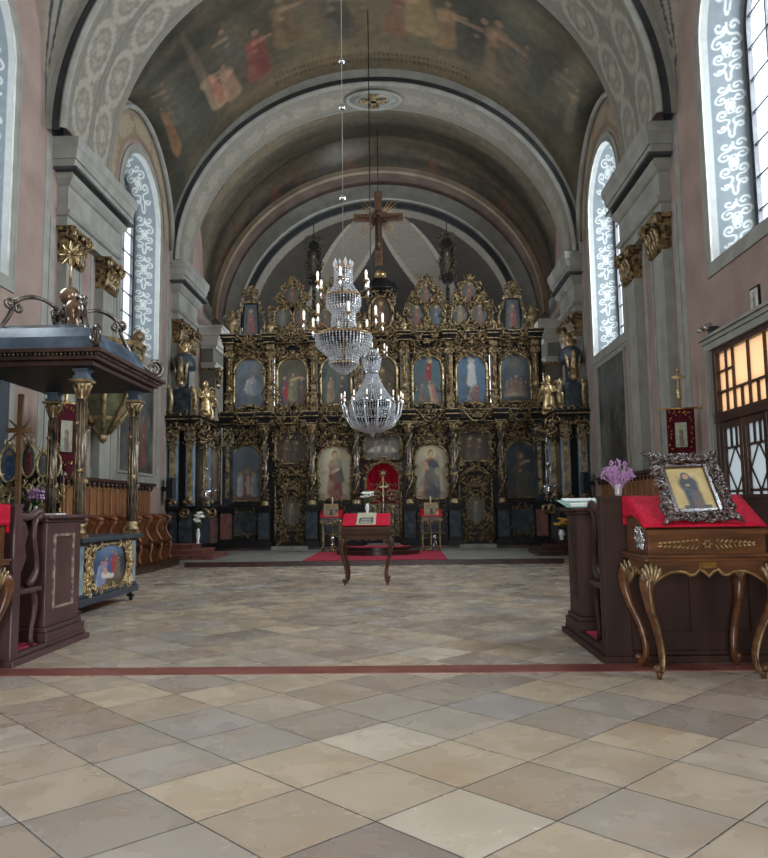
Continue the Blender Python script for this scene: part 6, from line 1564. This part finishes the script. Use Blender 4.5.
m = MB(); m.ball((0, 0, 3.72 + DZ), .125, 16, 10); m.build('ball', 'bronze_ball', hs)
m = MB(); m.tube([(0, 0, 3.8 + DZ), (0, 0, 4.4 + DZ)], .018, 5)
for k in range(8): a = k * PI / 4; m.tube([(0, 0, 4.26 + DZ), (.14 * math.cos(a), -.01, 4.26 + DZ + .18 * math.sin(a))], [.026, .012], 4)
m.build('star', 'gilt_bright', hs)
for x, y in ((.24, -.42),):
    m = MB(); m.lathe([(.05, 3.0), (.07, 3.08), (.08, 3.2), (.05, 3.26), (.09, 3.32), (.1, 3.4), (.07, 3.47), (.02, 3.5)], (x, y, DZ + .06), 12); m.build('urn', 'bronze_ball', hs)
tag(hs)
# ================================================================== STALLS ALONG THE WALLS
def stalls(s, y0, n, nm):
    X = XC + s * HW; K = -s; pitch = .635; t = thing('choir_stalls', 'long row of carved wooden choir stalls ' + nm, 'choir stalls', (X - s * .215, y0, 0)); LL = n * pitch
    m = MB(); m.box(*sorted((0, K * .74)), -.02, LL + .04, 0, .1); m.box(*sorted((0, K * .77)), -.03, LL + .05, .1, .13); m.build('platform', 'walnut', t, bevel=.008)
    m = MB(); m.box(*sorted((0, K * .06)), 0, LL, .13, 1.68); m.build('back_board', 'walnut_warm', t)
    m = MB()
    for k in range(n * 2 + 1): y = LL * k / (n * 2); m.box(*sorted((K * .06, K * .085)), y - .03, y + .03, 1.0, 1.62)
    m.box(*sorted((K * .06, K * .085)), 0, LL, 1.0, 1.06); m.box(*sorted((K * .06, K * .085)), 0, LL, 1.58, 1.64); m.build('panel_moulding', 'light_wood', t)
    m = MB(); m.box(*sorted((0, K * .14)), -.03, LL + .03, 1.66, 1.70); m.box(*sorted((0, K * .2)), -.05, LL + .05, 1.70, 1.76)
    for k in range(n * 3): y = LL * (k + .5) / (n * 3); m.tube([(K * .1, y, 1.69), (K * .17, y, 1.66), (K * .13, y, 1.6)], [.03, .035, .02], 5)
    m.build('cornice', 'walnut', t)
    for k in range(n + 1):
        y = k * pitch
        m = MB(); m.prism([(K * a, b) for a, b in ((.06, .13), (.5, .13), (.52, .3), (.42, .42), (.5, .5), (.5, .62), (.36, .8), (.42, .96), (.3, 1.06), (.06, 1.06))], y - .03, y + .03, 'y')
        m.tube([(K * a, y, b) for a, b in bez((.08, 1.08), (.25, 1.06), (.4, 1.1), (.56, 1.02), 8)], [.04] * 6 + [.046, .03], 6); m.tube([(K * a, y, b) for a, b in bez((.54, 1.0), (.42, .9), (.38, .8), (.52, .62), 8)] + [(K * .56, y, .56)], .036, 6)
        m.tube([(K * a, y, b) for a, b in bez((.54, .52), (.6, .4), (.44, .3), (.56, .14), 8)], .036, 6); m.build('divider', 'walnut_warm', t)
    m = MB()
    for k in range(n): m.box(*sorted((K * .06, K * .5)), k * pitch + .035, (k + 1) * pitch - .035, .5, .54)
    m.build('seat_row', 'walnut', t, bevel=.006)
stalls(-1, 12.32, 7, 'under the pulpit and side painting'); stalls(1, 12.32, 7, 'just past the glazed door')

# ================================================================== WALL THINGS
def wall_painting(s, nm, figs, sd):
    X = XC + s * HW; t = thing('wall_painting', 'tall dark framed painting ' + nm, 'painting', (X, 16.65, 2.02)); K = -s
    w, h = 2.1, 2.3
    m = MB(); f = .06
    for a, b, c, d in ((-w / 2 - f, -w / 2, -f, h + f), (w / 2, w / 2 + f, -f, h + f)): m.box(*sorted((0, K * .04)), a, b, c, d)
    m.box(*sorted((0, K * .04)), -w / 2, w / 2, -f, 0); m.box(*sorted((0, K * .04)), -w / 2, w / 2, h, h + f); m.build('frame', 'plaster_grey', t)
    P = np.zeros((44, 50, 3))
    for i in range(44):
        for j in range(50): P[i, j] = (K * .02, -s * w * (i / 43 - .5) * -1, h * j / 49)
    p = Paint(44, 50, (62, 62, 58), .9, (92, 90, 82), sd, .25)
    for g_ in figs: p.figure(*g_[:4], None, skin=(150, 122, 100), k=.6)
    p.ell(.5, .8, .3, .2, (104, 106, 104), soft=.7, k=.6)
    g = MB(); g.grid(P, p.C, smooth=False); g.build('canvas', 'fresco', t, fix=False)
wall_painting(-1, 'over the choir stalls on the pulpit wall', [(.3, .1, .5, (120, 72, 60)), (.55, .12, .6, (96, 92, 88)), (.75, .1, .5, (80, 76, 90))], 250)
wall_painting(1, 'below the window on the glazed door wall', [(.4, .1, .4, (70, 66, 60)), (.65, .1, .45, (84, 76, 68))], 251)
def banner(loc, rz, label, w=.44, h=1.0, zt=2.74, top=3.45):
    t = thing('church_banner', label, 'banner', loc, rz)
    m = MB(); m.tube([(0, .03, .02), (0, .03, top - .5)], .016, 7); m.build('pole', 'walnut_warm', t)
    m = MB(); m.tube([(-w / 2 - .09, .0, zt), (w / 2 + .09, .0, zt)], .014, 6); m.ball((-w / 2 - .09, 0, zt), .022, 6, 4); m.ball((w / 2 + .09, 0, zt), .022, 6, 4); m.build('crossbar', 'brass', t)
    m = MB(); m.tube([(0, .02, top - .6), (0, .02, top)], .018, 6); m.box(-.07, .07, .0, .04, top - .14, top - .09)
    for x, z in ((-.07, top - .115), (.07, top - .115), (0, top)): m.ball((x, .02, z), .028, 6, 4)
    m.lathe([(.02, 0), (.05, .03), (.02, .08), (.045, .14), (.015, .2)], (0, .02, top - .46), 8); m.build('cross_finial', 'gilt_bright', t)
    P = np.zeros((16, 30, 3))
    for i in range(16):
        for j in range(30):
            u = i / 15; v = j / 29; drop = h * (1 - .12 * (abs(math.sin(u * PI * 1.5)))) ; P[i, j] = (w * (u - .5), .008 * math.sin(u * 9) * v, zt - .01 - drop * v)
    m = MB(); m.grid(P); c = m.build('velvet_cloth', 'maroon_velvet', t, fix=False); md = c.modifiers.new('Solidify', 'SOLIDIFY'); md.thickness = .008
    m = MB(); q = random.Random(8)
    for k in range(40):
        u = k / 40; per = [(-.38, -.08), (.38, -.08), (.38, -.82), (-.38, -.82), (-.38, -.08)]; sgm = int(u * 4); f = u * 4 - sgm; x = per[sgm][0] + (per[sgm + 1][0] - per[sgm][0]) * f; z = per[sgm][1] + (per[sgm + 1][1] - per[sgm][1]) * f
        a = q.random() * 6.28; m.tube([(w * x, -.012, zt + h * z), (w * x + .02 * math.cos(a), -.02, zt + h * z + .03 * math.sin(a)), (w * x + .035 * math.cos(a + .6), -.012, zt + h * z + .045 * math.sin(a + .6))], [.006, .012, .003], 4)
    m.build('embroidery', 'brass', c)
    C = art(0, 260, (170, 166, 140), (130, 140, 120), [(.5, .08, .82, (96, 104, 84), (120, 70, 56), (190, 170, 110))], 16, 28, .6); P = np.zeros((16, 28, 3))
    for i in range(16):
        for j in range(28): P[i, j] = (w * .42 * (i / 15 - .5), -.022, zt - h * .66 + h * .42 * j / 27)
    g = MB(); g.grid(P, C, smooth=False); g.build('painted_panel', 'icon_paint', c, fix=False)
    m = MB(); m.lathe([(.1, 0), (.1, .03), (.03, .06), (.025, .2)], (0, .03, 0), 10); m.build('foot', 'walnut', t)
    return t
banner((4.23, 11.8, 0), -.25, 'maroon velvet banner with gold cross finial on a pole beside the glazed door', .4, .9, 2.62, 3.22)
banner((-5.22, 11.72, 0), .95, 'maroon velvet church banner on a pole seen between the canopy columns', .46, 1.15, 2.85, 3.3)
# wall lamp and small picture over the door
t = thing('wall_spotlight', 'pair of small white spotlights on the moulding over the glazed door', 'spotlight', (XC + HW, 11.0, 3.6))
m = MB(); m.box(-.12, 0, -.05, .05, 0, .1); m.tube([(-.1, 0, .05), (-.16, 0, .08)], .02, 6); m.build('bracket', 'grey_box', t)
for a in (-.1, .1): m = MB(); m.M = Matrix.Translation((-.18, a, .08)) @ Matrix.Rotation(1.1, 4, 'Y'); m.lathe([(.03, -.06), (.035, -.03), (.045, .05), (.04, .055)], n=12); m.build('lamp_head', 'silver', t)
t = thing('wall_picture', 'tiny framed pale picture high above the glazed door', 'picture', (XC + HW, 9.75, 3.72))
m = MB(); m.box(-.03, 0, -.13, .13, -.2, .2); m.build('frame', 'iron', t, bevel=.006)
C = art(0, 270, (206, 202, 190), (180, 176, 166), [(.5, .1, .8, (96, 96, 92), None)], 14, 20, .65); P = np.zeros((14, 20, 3))
for i in range(14):
    for j in range(20): P[i, j] = (-.032, .11 * (1 - 2 * i / 13), -.17 + .34 * j / 19)
g = MB(); g.grid(P, C, smooth=False); g.build('print', 'icon_paint', t, fix=False)
# ---- pulpit on the left wall
pu = thing('pulpit', 'olive-green and gilded pulpit hanging on the wall pier behind the sepulchre canopy', 'pulpit', (XC - HW + .02, 13.85, 2.4))
pmat('olive_paint', (70, 72, 48), (112, 112, 84), .5, scale=5)
def octo(m, r0, z0, r1, z1): m.lathe([(r0, z0), (r1, z1)], (.35, 0, 0), 5, -PI * .625, PI * .625, smooth=False)
m = MB(); octo(m, .62, 1.0, .66, 1.75); m.build('body', 'olive_paint', pu)
m = MB(); octo(m, .1, .16, .3, .45); octo(m, .3, .45, .62, .98); m.build('corbel', 'olive_paint', pu)
m = MB(); octo(m, .68, .96, .7, 1.04); octo(m, .72, 1.75, .76, 1.84); octo(m, .3, .42, .34, .48); m.build('moulding', 'gilt', pu)
m = MB(); m.box(0, .1, -.66, .66, 1.0, 1.75); m.box(.0, .08, -.5, .5, .4, 1.0); m.build('wall_panel', 'olive_paint', pu)
m = MB(); m.lathe([(.01, 0), (.07, .05), (.1, .12), (.06, .18), (.12, .22)], (.35, 0, 0), 10)
for k in range(-3, 3):
    a = k * PI / 4 + PI / 8; c, d = math.cos(a), math.sin(a)
    m.tube([(.35 + .12 * c, .12 * d, .18), (.35 + .36 * c, .36 * d, .5), (.35 + .64 * c, .64 * d, .98)], [.03, .04, .05], 5); m.tube([(.35 + .63 * c, .63 * d, 1.04), (.35 + .67 * c, .67 * d, 1.75)], [.045, .05], 6); m.ball((.35 + .68 * c, .68 * d, 1.4), .06, 8, 5)
m.lathe([(.05, 1.84), (.09, 1.88), (.04, 1.93), (.12, 2.02), (.12, 2.1), (.05, 2.18), (.02, 2.22)], (.82, .46, 0), 12); m.build('gilt_rib', 'gilt', pu)
m = MB()
for k in range(-2, 3):
    a = k * PI / 4; m.M = Matrix.Translation((.35, 0, 0)) @ Matrix.Rotation(a, 4, 'Z') @ Matrix.Translation((.62, 0, 0)) @ Matrix.Rotation(PI / 2, 4, 'Z'); rocaille(m, 0, 1.1, .4, .55, 0, 9, 98 + k, .018, None, .09, .04)
m.build('carving', 'gilt', pu)
# ---- gilded icon shrine and tall cross by the left wall
sh = thing('icon_shrine', 'gilded openwork shrine of small oval icons on a dark cabinet behind the sepulchre', 'shrine', (-5.32, 10.75, 0))
m = MB(); m.box(-.45, .45, -.3, .3, 0, 1.0); m.box(-.46, .5, -.33, .33, 1.0, 1.06); m.build('cabinet', 'walnut', sh, bevel=.01)
m = MB(); m.box(-.42, .42, .1, .14, 1.06, 1.9); m.build('backboard', 'ebony', sh)
for i, (x, z, rx, rz, c) in enumerate(((-.3, 1.85, .12, .24, (60, 84, 130)), (-.02, 1.9, .09, .22, (150, 52, 48)), (.2, 1.84, .075, .16, (120, 110, 90)), (.36, 1.84, .075, .16, (150, 96, 70)), (-.12, 1.3, .15, .22, (80, 80, 96)), (.2, 1.42, .08, .14, (96, 110, 130)), (.2, 1.15, .08, .1, (140, 90, 70)))):
    g = MB(); g.M = Matrix.Translation((x, .06, 0)); oval_grid(g, art(0, 280 + i, (96, 116, 126), (70, 84, 96), [(.5, .05, .9, c, None, (190, 160, 100))], 16, 24, .55), rx, rz, .0, z); o = g.build('oval_icon', 'icon_paint', sh, fix=False)
    m = MB(); m.tube([(x + (rx + .015) * math.cos(a), .045, z + (rz + .015) * math.sin(a)) for a in np.linspace(0, 2 * PI, 19)], .02, 5)
    for e in (-1, 0, 1): m.tube([(x + e * .03, .04, z + rz), (x + e * .07, .04, z + rz + .07), (x + e * .04, .04, z + rz + .12)], [.016, .02, .006], 4)
    m.build('gilt_surround', 'gilt_cream', o)
m = MB(); rocaille(m, 0, 1.08, .92, .95, .1, 60, 290, .015, lambda x, z: z < .6 or x > .43, .07, .04, mirror=True); m.build('openwork', 'gilt_cream', sh)
cr = thing('standing_cross', 'tall plain wooden cross with short rays standing before the gilded shrine', 'cross', (-5.17, 10.2, 0))
m = MB(); m.box(-.032, .032, -.025, .025, 1.05, 2.76); m.box(-.17, .17, -.03, .02, 2.24, 2.30)
for a in (45, 135, -45, -135): a = math.radians(a); m.tube([(.04 * math.cos(a), 0, 2.265 + .04 * math.sin(a)), (.2 * math.cos(a), 0, 2.265 + .2 * math.sin(a))], .014, 5)
m.build('cross', 'light_wood', cr)
m = MB(); m.box(-.16, .16, -.14, .14, 0, 1.0); m.box(-.18, .18, -.16, .16, 1.0, 1.05); m.build('pedestal', 'walnut', cr, bevel=.01)
flower_vase('purple_bouquet', 'small purple bouquet before the gilded shrine', 'flowers', (-5.08, 10.53, 1.062), .28, .04, ('porcelain', 'purple_flower', 'leaf_green'), 16, .1, 9, .04)
# dark door opposite the glazed one
t = thing('door_2', 'dark panelled double door opposite the glazed door, mostly out of view', 'door', (XC - HW, 9.72, 0), kind='structure')
m = MB(); m.box(0, .05, -1.5, -1.36, 0, 3.4); m.box(0, .05, 1.4, 1.54, 0, 3.4); m.box(0, .08, -1.52, 1.56, 3.4, 3.55); m.build('surround', 'plaster_grey', t)
for a, b in ((-1.36, .01), (.03, 1.4)): m = MB(); m.box(0, .035, a, b, .02, 3.38); m.box(.035, .05, a + .2, b - .2, .3, 1.4); m.box(.035, .05, a + .2, b - .2, 1.7, 3.1); m.build('door_leaf', 'grey_box', t)
# ================================================================== DAYLIGHT, CAMERA
w = bpy.data.worlds.new('daylight'); SC.world = w; w.use_nodes = True
nt = w.node_tree; bg = nt.nodes['Background']
tc = nd(nt, 'ShaderNodeTexCoord'); sp = nd(nt, 'ShaderNodeSeparateXYZ'); nt.links.new(tc.outputs['Generated'], sp.inputs[0])
rp = nd(nt, 'ShaderNodeValToRGB'); rp.color_ramp.elements[0].position = .0; rp.color_ramp.elements[1].position = .6
rp.color_ramp.elements[0].color = (.95, .97, 1.0, 1); rp.color_ramp.elements[1].color = (.82, .91, 1.0, 1)
nt.links.new(sp.outputs[2], rp.inputs[0]); nt.links.new(rp.outputs[0], bg.inputs[0])
mr = nd(nt, 'ShaderNodeMapRange'); mr.inputs[1].default_value = -1; mr.inputs[2].default_value = 1; mr.inputs[3].default_value = SKY * .45; mr.inputs[4].default_value = SKY * 1.75   # brighter sky on the sunny side
nt.links.new(sp.outputs[0], mr.inputs[0]); nt.links.new(mr.outputs[0], bg.inputs[1])
mr.inputs[3].default_value = 1.0; mr.inputs[4].default_value = 2.0
def portal(name, loc, rot, sx, sy):
    # daylight entering one opening: an area light the size of the opening, as bright as the sky on that side
    d = bpy.data.lights.new(name, 'AREA'); d.shape = 'RECTANGLE'; d.size = sx; d.size_y = sy
    k = (loc[0] - XC) / (HW + .5); L_ = SKY * (1.0 + .45 * max(-1, min(1, k))); d.energy = L_ * PI * sx * sy; d.color = (.90, .95, 1.0)
    o = bpy.data.objects.new(name, d); COL.objects.link(o); o.location = loc; o.rotation_euler = rot
for s in (-1, 1):
    for yc in WINY: portal('window_daylight', (XC + s * (HW + RD + .1), yc, 6.85), (0, s * PI / 2, 0), 4.6, 1.9)
    a = PI * (12.5 if s < 0 else 47.5) / 60
    portal('apse_daylight', (XC - 4.45 * math.cos(a), 23.6 + 4.45 * math.sin(a), 4.5), Vector((math.cos(a), -math.sin(a), 0)).to_track_quat('-Z', 'Y').to_euler(), 1.6, 3.2)
portal('door_daylight', (XC + HW + .25, 9.72, 1.7), (0, PI / 2, 0), 3.4, 3.0)
portal('portal_daylight', (XC, -4.05, 1.35), (PI / 2, 0, 0), 1.8, 2.7)
cam = bpy.data.cameras.new('camera'); co = bpy.data.objects.new('camera', cam); COL.objects.link(co)
cam.sensor_fit = 'HORIZONTAL'; cam.sensor_width = 36.0; cam.lens = 36.0 * 770 / 768
yaw = math.radians(1.45); pit = math.atan(80 / 770.0); rol = .013
f = Vector((-math.sin(yaw) * math.cos(pit), math.cos(yaw) * math.cos(pit), math.sin(pit)))
r = Vector((math.cos(yaw), math.sin(yaw), 0)); u = r.cross(f)
rr = r * math.cos(rol) - u * math.sin(rol); uu = u * math.cos(rol) + r * math.sin(rol)
M = Matrix((rr, uu, -f)).transposed().to_4x4(); M.translation = (0, 0, 1.15); co.matrix_world = M
cam.clip_start = .05; cam.clip_end = 200
SC.camera = co
SC.view_settings.view_transform = 'Standard'; SC.view_settings.look = 'None'; SC.view_settings.gamma = 1; SC.view_settings.use_curve_mapping = False
SC.view_settings.exposure = EXPO
SC.cycles.use_denoising = True; SC.cycles.diffuse_bounces = 5; SC.cycles.max_bounces = 10; SC.cycles.transparent_max_bounces = 24
SC.cycles.sample_clamp_indirect = 8; SC.cycles.caustics_reflective = False; SC.cycles.caustics_refractive = False
